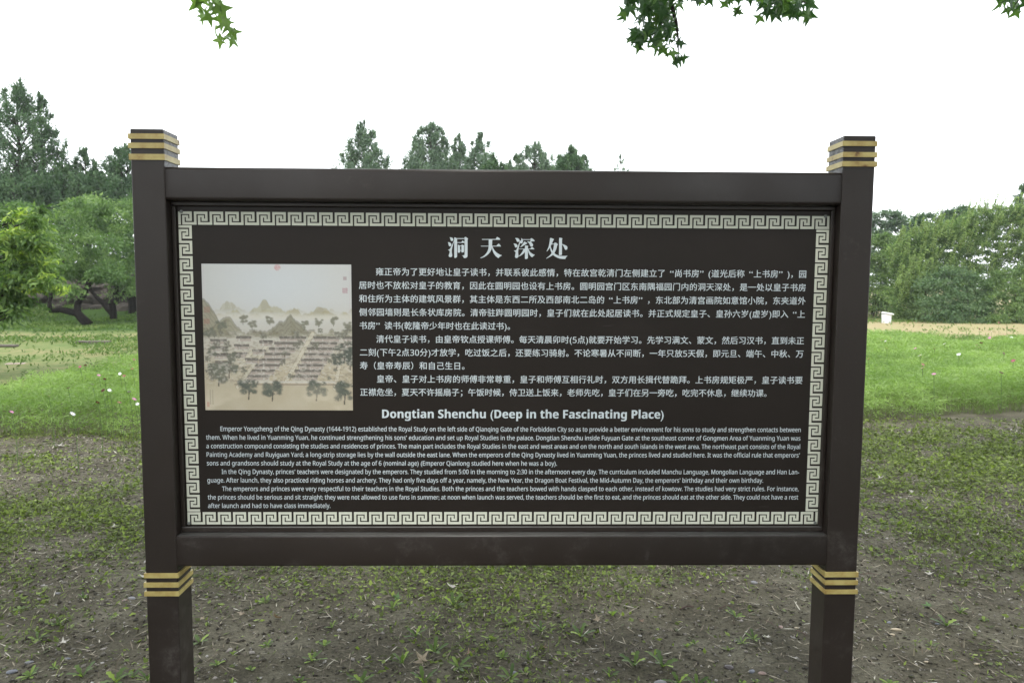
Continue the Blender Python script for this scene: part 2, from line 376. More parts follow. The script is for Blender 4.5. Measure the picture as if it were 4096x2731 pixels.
for (ox, oy), strokes in HEAD.items():
    pl = []
    for s in strokes:
        q = [at(ox+x*110/1568, oy+y*110/1568, PD) for x, y in s]
        pl.append([(v.x-OFF.x, v.z-OFF.z) for v in q])
    flat('heading_character', pl, whitem, panel, .0004, .00008)
# text made with the built-in font
def text_mesh(body):
    c = bpy.data.curves.new('t', 'FONT'); c.body = body; c.size = 1; c.resolution_u = 2
    o = bpy.data.objects.new('t', c); C.objects.link(o)
    me = bpy.data.meshes.new_from_object(o.evaluated_get(bpy.context.evaluated_depsgraph_get()))
    V = np.zeros(len(me.vertices)*3, dtype=np.float32); me.vertices.foreach_get('co', V); V = V.reshape(-1, 3)[:, :2]
    F = [list(pg.vertices) for pg in me.polygons]
    bpy.data.objects.remove(o); bpy.data.meshes.remove(me); bpy.data.curves.remove(c)
    return V, F
def put_text(name, V, F, shifts):
    """V in sign coordinates; several thin layers slightly shifted give the stroke weight"""
    VV = []; FF = []; n0 = 0
    for k, (dx, dz) in enumerate(shifts):
        A = np.zeros((len(V), 3)); A[:, 0] = V[:, 0]+dx+OFF.x; A[:, 2] = V[:, 1]+dz+OFF.z; A[:, 1] = PD-.0004-.00012*k
        VV.append(A); FF += [[i+n0 for i in f] for f in F]; n0 += len(V)
    o = link(name, mk(name, np.concatenate(VV), FF, whitem), panel); o['kind'] = 'stuff'; return o
def sans(s, bold=False):
    o = ''
    for ch in s:
        c = ord(ch)
        if 65 <= c <= 90: o += chr((0x1D5D4 if bold else 0x1D5A0)+c-65)
        elif 97 <= c <= 122: o += chr((0x1D5EE if bold else 0x1D5BA)+c-97)
        elif 48 <= c <= 57: o += chr((0x1D7EC if bold else 0x1D7E2)+c-48)
        else: o += ch
    return o
ENG = [
("Emperor Yongzheng of the Qing Dynasty (1644-1912) established the Royal Study on the left side of Qianqing Gate of the Forbidden City so as to provide a better environment for his sons to study and strengthen contacts between", .2442, 2.2084),
("them. When he lived in Yuanming Yuan, he continued strengthening his sons’ education and set up Royal Studies in the palace. Dongtian Shenchu inside Fuyuan Gate at the southeast corner of Gongmen Area of Yuanming Yuan was", .1955, 2.2084),
("a construction compound consisting the studies and residences of princes. The main part includes the Royal Studies in the east and west areas and on the north and south islands in the west area. The northeast part consists of the Royal", .1955, 2.2084),
("Painting Academy and Ruyiguan Yard; a long-strip storage lies by the wall outside the east lane. When the emperors of the Qing Dynasty lived in Yuanming Yuan, the princes lived and studied here. It was the official rule that emperors’", .1955, 2.2084),
("sons and grandsons should study at the Royal Study at the age of 6 (nominal age) (Emperor Qianlong studied here when he was a boy).", .1955, 1.377),
("In the Qing Dynasty, princes’ teachers were designated by the emperors. They studied from 5:00 in the morning to 2:30 in the afternoon every day. The curriculum included Manchu Language, Mongolian Language and Han Lan-", .2442, 2.2084),
("guage. After launch, they also practiced riding horses and archery. They had only five days off a year, namely, the New Year, the Dragon Boat Festival, the Mid-Autumn Day, the emperors’ birthday and their own birthday.", .1955, 2.0853),
("The emperors and princes were very respectful to their teachers in the Royal Studies. Both the princes and the teachers bowed with hands clasped to each other, instead of kowtow. The studies had very strict rules. For instance,", .2442, 2.2084),
("the princes should be serious and sit straight; they were not allowed to use fans in summer; at noon when launch was served, the teachers should be the first to eat, and the princes should eat at the other side. They could not have a rest", .1955, 2.2084),
("after launch and had to have class immediately.", .1955, .6078)]
capV, _ = text_mesh(sans('H')); cap = capV[:, 1].max()
capB, _ = text_mesh(sans('H', True)); capb = capB[:, 1].max()
for k, (s, x0, x1) in enumerate(ENG):
    V, F_ = text_mesh(sans(s))
    V = V.copy(); V[:, 0] = x0+(V[:, 0]-V[:, 0].min())*(x1-x0)/(V[:, 0].max()-V[:, 0].min()); V[:, 1] = V[:, 1]*(.0155/cap)-.4993-.02929*k
    put_text('text_line', V, F_, [(-.0002, 0), (.0002, .0001), (0, -.0002)])
V, F_ = text_mesh(sans("Dongtian Shenchu (Deep in the Fascinating Place)", True)); V = V.copy()
V[:, 0] = .786+(V[:, 0]-V[:, 0].min())*(1.7377-.786)/(V[:, 0].max()-V[:, 0].min()); V[:, 1] = V[:, 1]*(.0285/capb)-.4539
put_text('english_heading', V, F_, [(-.0004, 0), (.0004, 0)])
CHI = [
("雍正帝为了更好地让皇子读书，并联系彼此感情，特在故宫乾清门左侧建立了“尚书房”(道光后称“上书房”)，园", .7688, 2.2082),
("居时也不放松对皇子的教育，因此在圆明园也设有上书房。圆明园宫门区东南隅福园门内的洞天深处，是一处以皇子书房", .713, 2.2082),
("和住所为主体的建筑风景群，其主体是东西二所及西部南北二岛的“上书房”，东北部为清宫画院如意馆小院，东夹道外", .713, 2.2082),
("侧邻园墙则是长条状库房院。清帝驻跸圆明园时，皇子们就在此处起居读书。并正式规定皇子、皇孙六岁(虚岁)即入“上", .713, 2.2082),
("书房”读书(乾隆帝少年时也在此读过书)。", .713, 1.232),
("清代皇子读书，由皇帝钦点授课师傅。每天清晨卯时(5点)就要开始学习。先学习满文、蒙文，然后习汉书，直到未正", .7688, 2.2082),
("二刻(下午2点30分)才放学，吃过饭之后，还要练习骑射。不论寒暑从不间断，一年只放5天假，即元旦、端午、中秋、万", .713, 2.2082),
("寿（皇帝寿辰）和自己生日。", .713, 1.080),
("皇帝、皇子对上书房的师傅非常尊重，皇子和师傅互相行礼时，双方用长揖代替跪拜。上书房规矩极严，皇子读书要", .7688, 2.2082),
("正襟危坐，夏天不许摇扇子；午饭时候，侍卫送上饭来，老师先吃，皇子们在另一旁吃，吃完不休息，继续功课。", .713, 2.104)]
ref, _ = text_mesh('国'); rx0, rx1, rz0, rz1 = ref[:, 0].min(), ref[:, 0].max(), ref[:, 1].min(), ref[:, 1].max()
rcx, rcz = (rx0+rx1)/2, (rz0+rz1)/2; SC = .0243/(rz1-rz0)
gcache = {}
def glyph(ch):
    if ch not in gcache: gcache[ch] = text_mesh(sans(ch))
    return gcache[ch]
def adv(ch):
    if ch in '()': return .36
    if ch.isdigit(): return .58
    return 1.0
for k, (s, x0, x1) in enumerate(CHI):
    tot = sum(adv(c) for c in s); cell = (x1-x0)/(tot-.08); x = x0-.04*cell
    zc = .0357-.04471*k; VV = []; FF = []; n0 = 0
    for ch in s:
        V, F_ = glyph(ch); a = adv(ch)*cell; V = V.copy()
        if ch in '()' or ch.isdigit():
            mid = (V[:, 0].min()+V[:, 0].max())/2; V[:, 0] = x+a/2+(V[:, 0]-mid)*SC*1.0; V[:, 1] = zc+(V[:, 1]-cap/2)*SC*1.02
        elif ch in '“”':
            mid = (V[:, 0].min()+V[:, 0].max())/2; V[:, 0] = x+a*(.72 if ch == '“' else .25)+(V[:, 0]-mid)*SC*1.25; V[:, 1] = zc+(V[:, 1]-rcz)*SC
        else:
            V[:, 0] = x+a/2+(V[:, 0]-rcx)*SC; V[:, 1] = zc+(V[:, 1]-rcz)*SC
        VV.append(V); FF += [[i+n0 for i in f] for f in F_]; n0 += len(V); x += a
    put_text('text_line', np.concatenate(VV), FF, [(-.00028, 0), (.00028, .0001), (0, -.0002)])

# landscape print (a plain generic ink landscape: pale sky, hills, rows of roofs, trees)
NU, NV = 300, 290
U, Vv = np.meshgrid(np.linspace(0, 1, NU), np.linspace(0, 1, NV))
sr = lambda r, g, b: np.array([((c/255)**2.2) for c in (r, g, b)])*1.12
img = np.ones((NV, NU, 3))*sr(172, 172, 168)
def blend(mask, colr, a=1.0):
    global img
    m = np.clip(mask, 0, 1)[..., None]*a; img = img*(1-m)+colr*m
blend(np.clip((Vv-.25)/.5, 0, 1), sr(160, 151, 130)); blend(fbm(U*8, Vv*8, 1, 40)-.45, sr(186, 182, 170), .5)
blend(np.exp(-((U-.5)/.45)**2-((Vv-.12)/.25)**2), sr(176, 181, 184), .8)
def hill(cx, wd, top, base, colr, a, sd_, line=True):
    ridge = base-(base-top)*np.exp(-((U-cx)/wd)**2)+(fbm(U*22, U*0, 1, sd_)-.5)*.065
    m = np.clip((Vv-ridge)*120, 0, 1)*np.clip((base+.03-Vv)*25, 0, 1)
    blend(m, colr, a)
    if line: blend(np.exp(-((Vv-ridge)*220)**2)*(Vv < base-.01), sr(84, 82, 72), .6)
    if line: blend(m*(np.sin((Vv-ridge)*190+fbm(U*20, Vv*20, 1, sd_+9)*9) > .72), sr(90, 88, 72), .35)
    blend(m*(fbm(U*30, Vv*12, 1, sd_+3) > .56), sr(112, 108, 86), .35*a)
hill(.18, .06, .26, .31, sr(150, 144, 118), .5, 50, False); hill(.42, .09, .25, .33, sr(146, 140, 108), .6, 51, False); hill(.6, .05, .30, .34, sr(150, 142, 110), .6, 52, False)
hill(.80, .08, .29, .35, sr(140, 132, 100), .6, 53, False)
blend(np.exp(-((Vv-.36)/.025)**2), sr(182, 180, 170), .7)
hill(.0, .10, .22, .48, sr(122, 119, 98), .8, 54); hill(.15, .09, .36, .46, sr(126, 123, 102), .8, 55); hill(.58, .10, .355, .475, sr(112, 109, 90), .8, 56)
def houses(x0, y0, nrow, ncol, dx, dy, shear, wd):
    for r in range(nrow):
        for c_ in range(ncol):
            cx = x0+c_*dx-r*shear; cy = y0+r*dy; w2 = wd*(1-.12*((r*3+c_) % 3))
            inx = (np.abs(U-cx) < w2)
            blend(inx & (np.abs(Vv-cy-.017) < .012), sr(170, 166, 158), .9)
            blend(inx & (np.abs(Vv-cy-.016) < .008) & (np.sin(U*900) > .1), sr(120, 96, 84), .75)
            blend((np.abs(U-cx) < w2+.006-(Vv-cy)*.2) & (np.abs(Vv-cy) < .0085), sr(96, 92, 86), .92)
            blend((np.abs(U-cx) < w2+.004) & (np.abs(Vv-cy+.009) < .0022), sr(66, 62, 58), .9)
houses(.60, .50, 8, 1, .2, .038, .036, .085); houses(.83, .50, 8, 1, .2, .038, .022, .085); houses(.97, .50, 4, 1, .2, .045, .01, .03)
houses(.10, .52, 4, 1, .1, .05, -.01, .05); houses(.27, .50, 3, 1, .1, .055, .015, .045)
for (a0, b0, a1, b1) in ((.42, .56, .22, .84), (.735, .47, .55, .80), (.93, .6, .88, .85), (.32, .60, .24, .70)):
    t = np.clip(((U-a0)*(a1-a0)+(Vv-b0)*(b1-b0))/((a1-a0)**2+(b1-b0)**2), 0, 1); dd = np.hypot(U-a0-t*(a1-a0), Vv-b0-t*(b1-b0))
    blend(dd < .012, sr(176, 170, 152), .85); blend((dd > .012) & (dd < .0145), sr(110, 100, 84), .7)
blend((np.abs(Vv-.805) < .007) & (U > .22) & (U < .88), sr(178, 174, 164), .9); blend((np.abs(Vv-.822) < .003) & (U > .2) & (U < .9), sr(110, 100, 88), .8)
def ptree(cx, cy, s, dark):
    rr_ = random.Random(int(cx*1000+cy*77))
    blend((np.abs(U-cx+(Vv-cy)*.1) < s*.06) & (Vv > cy) & (Vv < cy+s*1.0), sr(70, 66, 58), .9)
    for k in range(16):
        a = cx+rr_.uniform(-.75, .75)*s; b = cy+rr_.uniform(-.85, .45)*s; r_ = s*rr_.uniform(.25, .42)
        m = np.clip(1.3-np.hypot(U-a, (Vv-b)*1.3)/r_, 0, 1)*np.clip((fbm(U*90, Vv*90, 1, 60+k)-.22)*3, 0, 1)
        blend(m*1.6, sr(*dark), .9)
for cx in (.27, .33, .45, .68, .78, .88, .97): ptree(cx, .40+.02*math.sin(cx*40), .032, (112, 112, 98))
for cx, cy, s in ((.04, .47, .04), (.12, .42, .04), (.18, .64, .04), (.05, .60, .04), (.10, .76, .075), (.17, .72, .06), (.05, .72, .05)): ptree(cx, cy, s, (96, 98, 86))
for cx, cy, s in ((.30, .86, .07), (.46, .87, .07), (.76, .86, .075), (.95, .60, .07), (.90, .66, .05), (.95, .88, .08), (.99, .66, .06)): ptree(cx, cy, s, (72, 78, 70))
rp = random.Random(5)
for k_ in range(34):
    ptree(rp.choice((rp.uniform(.02, .42), rp.uniform(.5, .98))), rp.uniform(.43, .78), rp.uniform(.014, .026), (104, 104, 92))
houses(.42, .53, 3, 1, .1, .06, .05, .04)
busy = np.clip((Vv-.42)*8, 0, 1)*np.clip((.84-Vv)*20, 0, 1)
blend(busy*(fbm(U*50, Vv*110, 1, 90) > .60), sr(92, 88, 80), .35); blend(busy*(fbm(U*60, Vv*90, 1, 93) > .62), sr(180, 176, 166), .4)
blend(np.clip((Vv-.80)*6, 0, 1)*np.clip((fbm(U*5, Vv*10, 1, 71)-.5)*5, 0, 1), sr(188, 180, 160), .5)
blend((np.abs(U-.985) < .0) , sr(150, 90, 90)); blend((np.hypot(U-.505, Vv-.022) < .021) & (np.sin(U*520)*np.sin(Vv*520) > -.3), sr(168, 112, 112), .75)
blend((np.abs(U-.957) < .012) & (np.abs(Vv-.092) < .012), sr(140, 122, 124), .7); blend((np.abs(U-.957) < .019) & (np.abs(Vv-.178) < .019) & (np.sin(U*640)*np.sin(Vv*500) > -.35), sr(150, 112, 118), .75)
blend((np.abs(U-.03) < .02) & (np.abs(Vv-.31) < .02), sr(140, 96, 84), .35); blend((np.abs(U-.025) < .02) & (np.abs(Vv-.39) < .018), sr(140, 92, 80), .4)
for xx in (.035, .052): blend((np.abs(U-xx) < .003) & (Vv > .86) & (Vv < .965) & (np.sin(Vv*900) > 0), sr(90, 84, 76), .6)
blend((np.abs(U-.02) < .008) & (np.abs(Vv-.96) < .018), sr(160, 100, 90), .5)
img += (np.random.default_rng(3).random((NV, NU, 1))-.5)*.02
PX0, PX1, PZ1, PZ0 = .1961, .6880, .0587, -.4284
VX = (PX0+U*(PX1-PX0)+OFF.x).ravel(); VZ = (PZ1-Vv*(PZ1-PZ0)+OFF.z).ravel()
idx = np.arange(NU*NV).reshape(NV, NU)
Fq = np.stack([idx[:-1, :-1].ravel(), idx[1:, :-1].ravel(), idx[1:, 1:].ravel(), idx[:-1, 1:].ravel()], 1)
pm, n, p, ns, l = nodes('printed_picture')
a = ns.new('ShaderNodeAttribute'); a.attribute_name = 'print'; l.new(a.outputs['Color'], p.inputs['Base Color']); p.inputs['Roughness'].default_value = .5
colr = np.concatenate([np.clip(img.reshape(-1, 3), 0, 1), np.ones((NU*NV, 1))], 1)
link('landscape_print', mk('landscape_print', np.stack([VX, np.full_like(VX, PD-.0005), VZ], 1), Fq, pm, col=colr), panel)
# ================================================================== VEGETATION GENERATORS
def leaves_at(P, rng, size, aspect=.45, up=0.0, outdir=None, droop=0.0):
    """rhombic leaves at points P (n,3)"""
    n = len(P)
    d = rng.normal(size=(n, 3))
    if outdir is not None: d = d*.7+outdir*1.2
    d[:, 2] += up-droop; d /= np.linalg.norm(d, axis=1)[:, None]+1e-9
    r = rng.normal(size=(n, 3)); s = np.cross(d, r); s /= np.linalg.norm(s, axis=1)[:, None]+1e-9
    L = size*rng.uniform(.6, 1.3, n)[:, None]
    V = np.empty((n, 4, 3))
    V[:, 0] = P-d*L*.5; V[:, 1] = P+s*L*aspect*.5; V[:, 2] = P+d*L*.5; V[:, 3] = P-s*L*aspect*.5
    return V.reshape(-1, 3), np.arange(n*4).reshape(n, 4)
def clumps(rng, cen, rad_, per, size, aspect=.45, up=0.0, hollow=.3, droop=0.0, tintc=None, soft=False):
    m = len(cen); cen = np.asarray(cen); rad_ = np.asarray(rad_)
    d = rng.normal(size=(m, per, 3)); d /= np.linalg.norm(d, axis=2)[..., None]
    r = (hollow+(1-hollow)*rng.random((m, per, 1)))**.7*rng.uniform(.75, 1.15, (m, per, 1))
    if soft: r = np.abs(rng.normal(size=(m, per, 1)))*.62
    P = cen[:, None, :]+d*r*rad_[:, None, :]
    tc_ = rng.random(m)*.5 if tintc is None else tintc
    T = np.repeat(tc_, per)+rng.random(m*per)*.45
    V, F = leaves_at(P.reshape(-1, 3), rng, size, aspect, up, d.reshape(-1, 3), droop)
    return V, F, T
bark = simple('bark', [(.3, (.018,.015,.012)), (.7, (.055,.046,.038))], 6, .9, .02, 25, (1, 1, .2), spec=.1)
bark_dark = simple('near_black_bark', [(.3, (.006,.0055,.005)), (.7, (.018,.016,.014))], 6, .9, .02, 25, spec=.08)  # very dark brown, matt bark
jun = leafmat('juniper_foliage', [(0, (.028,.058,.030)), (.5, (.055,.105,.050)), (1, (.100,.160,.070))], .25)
jun_far = leafmat('far_juniper_foliage', [(0, (.055,.090,.060)), (.5, (.095,.145,.098)), (1, (.155,.210,.140))], .3)  # paler, greyer copy of the juniper green; distance haze put into the colour
plum = leafmat('fruit_tree_foliage', [(0, (.038,.078,.026)), (.5, (.090,.155,.052)), (1, (.190,.270,.095))], .32)
peach = leafmat('fresh_foliage', [(0, (.026,.056,.020)), (.45, (.070,.125,.038)), (.8, (.155,.235,.060)), (1, (.36,.46,.09))], .33)
shrub = leafmat('shrub_foliage', [(0, (.036,.068,.026)), (.5, (.105,.170,.060)), (1, (.250,.335,.120))], .32)
maple = leafmat('maple_foliage', [(0, (.026,.060,.024)), (.5, (.042,.092,.034)), (.75, (.09,.16,.05)), (1, (.17,.26,.08))], .35, .4)

def conifer(px, top_py, Y, half_px, label, seed, mat=jun, per=70, nc=90, shape=1.0, size=.26, group=None, cat='tree', gap=0.0, vis_py=668):
    rng = np.random.default_rng(seed)
    T = at(px, top_py, Y); R = half_px/2892.9*(Y-CAM.y); g = gz(T.x, Y); H = T.z-g; zv = at(px, vis_py, Y).z-g
    root = empty('juniper_tree', (T.x, Y, g), label, cat, group)
    b = MB(); b.tube([(0, 0, -.2), (.05, 0, H*.35), (0, .03, H*.7), (0, 0, H*.97)], [.05*R+.12, .12, .06, .012], 8)
    cen = []; rr = []
    side = [rng.uniform(.78, 1.18) for _ in range(12)]
    for k in range(int(nc*(1.18 if Y > 40 else 1.4))):
        if k < nc: z = H-(H-zv+.6)*rng.random()**.62
        else: z = rng.uniform(.9, zv)
        t = max(0, (H-z)/(H-zv)); prof = R*min(1.2, t**(.8*shape))*(1 if z > 2 else .6)
        aang = rng.random()*6.283; prof *= side[int(aang*2)%12]
        q = prof*(.15+.85*rng.random()**.55)
        if rng.random() < gap: continue
        s_ = (.10+.10*rng.random())*R*min(1, .45+.6*t)+.05
        if k >= nc: s_ *= 1.5
        c = (math.cos(aang)*q, math.sin(aang)*q, z-s_*.6)
        cen.append(c); rr.append((s_, s_, s_*1.7))
        if k % 2 == 0 and q > .25*R:
            b.tube([(0, 0, max(.6, z-q*.85)), (c[0]*.5, c[1]*.5, z-q*.4), (c[0]*.95, c[1]*.95, z)], [.045, .028, .008], 5)
    for k in range(5):
        cen.append((rng.normal()*.05*R, rng.normal()*.05*R, H-.10*R*k-.06*R)); rr.append(((.03+.02*k)*R, (.03+.02*k)*R, .14*R))
    b.build('trunk', bark, root)
    V, F, T_ = clumps(rng, cen, rr, int(per*1.35), size*.8, .30, up=.9, soft=True)
    V[:, 2] = np.minimum(V[:, 2], H+.1)
    link('crown', mk('crown', V, F, mat, tint=T_), root)['kind'] = 'stuff'
    return root
# conifers that show above the sign (far)
far_g = 'junipers showing above the board'
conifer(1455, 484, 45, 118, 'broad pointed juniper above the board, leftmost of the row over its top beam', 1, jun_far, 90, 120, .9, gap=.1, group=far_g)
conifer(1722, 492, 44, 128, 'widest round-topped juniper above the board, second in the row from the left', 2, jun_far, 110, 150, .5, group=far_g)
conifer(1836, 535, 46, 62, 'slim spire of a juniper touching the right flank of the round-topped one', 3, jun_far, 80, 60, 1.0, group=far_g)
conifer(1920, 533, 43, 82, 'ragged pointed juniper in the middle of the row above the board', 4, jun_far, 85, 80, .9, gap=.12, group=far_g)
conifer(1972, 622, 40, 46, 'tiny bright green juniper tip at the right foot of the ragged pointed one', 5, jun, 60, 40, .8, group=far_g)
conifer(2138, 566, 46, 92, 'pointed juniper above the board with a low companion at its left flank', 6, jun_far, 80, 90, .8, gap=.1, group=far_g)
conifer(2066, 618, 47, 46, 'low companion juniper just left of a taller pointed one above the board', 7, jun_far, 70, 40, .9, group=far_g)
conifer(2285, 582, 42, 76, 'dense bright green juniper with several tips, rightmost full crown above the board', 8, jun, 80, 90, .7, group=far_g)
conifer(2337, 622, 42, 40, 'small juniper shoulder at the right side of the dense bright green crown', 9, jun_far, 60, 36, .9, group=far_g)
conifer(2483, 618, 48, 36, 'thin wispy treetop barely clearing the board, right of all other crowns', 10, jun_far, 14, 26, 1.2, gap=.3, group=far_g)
# left group
lg = 'tall junipers at the left'
conifer(62, 318, 36, 235, 'tallest juniper at the left edge with a bare stem showing through thin foliage', 11, jun, 90, 300, .85, .22, gap=.30, group=lg, vis_py=740)
conifer(158, 372, 37, 120, 'narrow second spire at the right shoulder of the tallest left juniper', 12, jun, 80, 110, .9, .22, gap=.12, group=lg, vis_py=720)
conifer(248, 655, 35, 110, 'low dark juniper filling the foot of the tall left pair', 13, jun, 90, 90, .6, .24, group=lg, vis_py=800)
conifer(60, 690, 34, 170, 'dark juniper thicket under the tallest left juniper', 14, jun, 100, 120, .5, .24, group=lg, vis_py=800)
conifer(338, 592, 38, 80, 'small juniper with a curved tip midway between the tall one and the left post', 15, jun, 90, 90, .8, .22, group=lg, vis_py=740)
conifer(505, 578, 37, 130, 'mid green juniper half hidden by the left post of the board', 16, jun, 100, 130, .7, .22, group=lg, vis_py=740)
conifer(400, 690, 36, 110, 'low juniper filling the gap between the curved-tip one and the left post', 17, jun, 100, 90, .5, .24, group=lg, vis_py=800)
conifer(4118, 715, 44, 95, 'sparse pointed conifer cut by the right edge of the view', 18, jun, 90, 90, .9, gap=.15, vis_py=840)

# fruit trees with crooked dark trunks at the left
def orchard(name, px, base_py, Y, trunk_paths, clump_px, label, seed, size=.13, per=150, mat=plum, group='fruit trees behind the flower field', rs=1.0):
    rng = np.random.default_rng(seed); B = at(px, base_py, Y); g = gz(B.x, Y); B = Vector((B.x, Y, g))
    root = empty(name, B, label, 'tree', group)
    b = MB()
    for path, r0, r1 in trunk_paths:
        pts = [at(x, y, Y+dy)-B for x, y, dy in path]
        n_ = len(pts); rr = [r0+(r1-r0)*i/(n_-1) for i in range(n_)]
        # smooth subdivision
        P2 = []; R2 = []
        for i in range(n_-1):
            for t in (0, .5):
                P2.append(pts[i].lerp(pts[i+1], t)+Vector((rng.normal()*.02, rng.normal()*.02, 0))); R2.append(rr[i]*(1-t)+rr[i+1]*t)
        P2.append(pts[-1]); R2.append(rr[-1]); b.tube(P2, R2, 8)
    b.build('trunk', bark_dark, root)
    cen = []; rr = []
    for (x0, x1, y0, y1, k) in clump_px:
        for _ in range(k):
            p_ = at(rng.uniform(x0, x1), rng.uniform(y0, y1), Y+rng.uniform(-1.3, 1.3))-B
            s = rng.uniform(.26, .5)*rs; cen.append(tuple(p_)); rr.append((s*1.25, s*1.1, s*.75))
    V, F, T_ = clumps(rng, cen, rr, per, size, .42, up=-.1, hollow=.2, droop=.2)
    link('crown', mk('crown', V, F, mat, tint=T_), root)['kind'] = 'stuff'
    return root
orchard('fruit_tree', 352, 1290, 24, [([(356,1300,0),(306,1252,0),(240,1238,-.2),(204,1243,-.3),(197,1205,-.3)], .17, .06), ([(310,1256,0),(312,1215,.1),(345,1170,.2),(370,1090,.2)], .13, .07), ([(197,1205,-.3),(230,1120,-.2),(260,1020,0)], .06, .04)],
        [(140, 470, 840, 1120, 60), (230, 400, 1060, 1200, 12), (260,420,800,860,10)], 'fruit tree whose dark crooked trunk leans left and lies almost along the ground', 31)
orchard('fruit_tree', 452, 1268, 27, [([(452,1275,0),(452,1212,0),(470,1150,0),(470,1080,0)], .14, .08), ([(450,1262,0),(408,1207,0),(366,1166,0),(340,1100,0)], .10, .05), ([(452,1215,0),(480,1190,0),(520,1120,0)], .08, .04)],
        [(330, 620, 790, 1100, 60), (440, 560, 1080, 1180, 12)], 'fruit tree with a dark trunk that forks in a V close to the ground', 32)
orchard('fruit_tree', 530, 1258, 29, [([(530,1265,0),(530,1190,0),(525,1120,0)], .17, .14), ([(530,1205,0),(500,1190,0),(486,1200,0)], .07, .04), ([(530,1200,0),(575,1140,0)], .07, .04)],
        [(470, 760, 800, 1120, 60)], 'fruit tree with a thick straight dark trunk right beside the left post', 33)
orchard('fruit_tree', 30, 1262, 27, [([(30,1265,0),(40,1180,0),(20,1100,0)], .14, .1)],
        [(-160, 260, 820, 1120, 60)], 'dark green fruit tree standing behind the bright leafy tree at the left edge', 34)
# bright leafy tree close at the left edge
rng = np.random.default_rng(41)
Yp = 9.5; B = at(-140, 1400, Yp); B = Vector((B.x, Yp, gz(B.x, Yp)))
pt = empty('leafy_tree', B, 'nearer leafy tree at the left edge with yellow green new shoots', 'tree')
b = MB(); b.tube([(0,0,-.1),(.1,0,.7),(.0,.1,1.3),(.2,0,2.1)], [.12,.10,.08,.03], 8)
cen = []; rr = []; tt = []
for (x0, x1, y0, y1, k, tl) in ((-500,60,820,1150,60,.0),(0,170,830,1010,34,.15),(20,215,960,1120,40,.15),(60,225,1080,1160,16,.15),(-100,110,1120,1230,34,-.05),(0,70,1200,1270,9,-.05)):
    for _ in range(k):
        p_ = at(rng.uniform(x0, x1), rng.uniform(y0, y1), Yp+rng.uniform(-.9, .9))-B
        s = rng.uniform(.10, .22); cen.append(tuple(p_)); rr.append((s*1.4, s*1.2, s*.8)); tt.append(tl+rng.random()*.38)
        if _ % 3 == 0: b.tube([(.1, 0, min(1.3, max(.5, p_.z-.6))), (p_.x*.5, p_.y*.5, p_.z-.2), tuple(p_)], [.03, .015, .005], 5)
b.build('trunk', bark_dark, pt)
V, F, T_ = clumps(rng, cen, rr, 75, .12, .30, up=-.2, droop=.6, tintc=np.array(tt), soft=True)
link('crown', mk('crown', V, F, peach, tint=T_), pt)['kind'] = 'stuff'
cen = []; rr = []
for (x, y) in ((60,858),(100,850),(62,925),(118,948),(150,990),(95,1015),(210,1045),(60,1105),(90,1150),(160,1120),(225,1155),(245,1160),(30,1110),(130,1165),(18,960),(180,1100),(45,880),(20,1150)):
    p_ = at(x, y, Yp-.8)-B; cen.append(tuple(p_)); rr.append((.13, .1, .07))
V, F, T_ = clumps(rng, cen, rr, 26, .11, .32, up=-.1, hollow=.1, droop=.2, tintc=np.full(len(cen), .62))
link('new_shoots', mk('new_shoots', V, F, peach, tint=T_), pt)['kind'] = 'stuff'

# right: the shrub bank
def shrubbery(name, px0, px1, top, base, Y, label, seed, mat=shrub, per=120, dens=1.0, size=.10, shoots=0, group='shrubs of the bank at the right', depth=1.6, cat='shrub'):
    """top: list of (px, py) outline"""
    rng = np.random.default_rng(seed); mid = (px0+px1)/2; B = at(mid, base, Y); B = Vector((B.x, Y, gz(B.x, Y)))
    root = empty(name, B, label, cat, group)
    xs, ys = zip(*top); cen = []; rr = []; scen = []; srr = []; b = MB()
    n_ = int((px1-px0)*(base-min(ys))/900*dens*2.0)
    for _ in range(n_):
        x = rng.uniform(px0, px1); t = np.interp(x, xs, ys); v = rng.random()**1.35
        y = t+(base-t)*v+12; back = (1-v)*depth
        p_ = at(x, y, Y+back+rng.normal()*.25)-B; s = rng.uniform(.20, .46)
        cen.append(tuple(p_)); rr.append((s*1.5, s, s*.7))
    for k in range(shoots):
        x = rng.uniform(px0, px1); t = np.interp(x, xs, ys); y = t+(base-t)*rng.random()**1.5*.6
        p_ = at(x, y, Y+.5*rng.random())-B
        L = rng.uniform(.3, .7); tip = p_+Vector((rng.normal()*.12, -.2, L))
        b.tube([tuple(p_), tuple(p_.lerp(tip, .6)), tuple(tip)], [.012, .009, .004], 4)
        for q in range(7): scen.append(tuple(p_.lerp(tip, q/6))); srr.append((.05, .05, .05))
    for k in range(6):
        x = rng.uniform(px0, px1); q = at(x, base-60, Y+depth)-B
        b.tube([(q.x, q.y, -.2), (q.x*1.02, q.y-.2, .8), (q.x*1.05, q.y, 1.5)], [.05, .035, .02], 5)
    b.build('stems', bark, root)['kind'] = 'stuff'
    V, F, T_ = clumps(rng, cen, rr, per, size, .5, up=.1, soft=True)
    if scen:
        V2, F2, T2 = clumps(rng, scen, srr, 11, .085, .5, up=.3, hollow=.2, tintc=np.full(len(scen), .6)); F = np.concatenate([F, F2+len(V)]); V = np.concatenate([V, V2]); T_ = np.concatenate([T_, T2])
    link('foliage', mk('foliage', V, F, mat, tint=T_), root)['kind'] = 'stuff'
    return root
shrubbery('shrub', 3330, 3700, [(3330,860),(3490,852),(3533,835),(3580,836),(3638,880),(3700,920)], 1230, 37, 'pale grey green tree crown rising just right of the right post, behind the shrubs', 51, jun_far, 110, 1.6, .14, cat='tree')
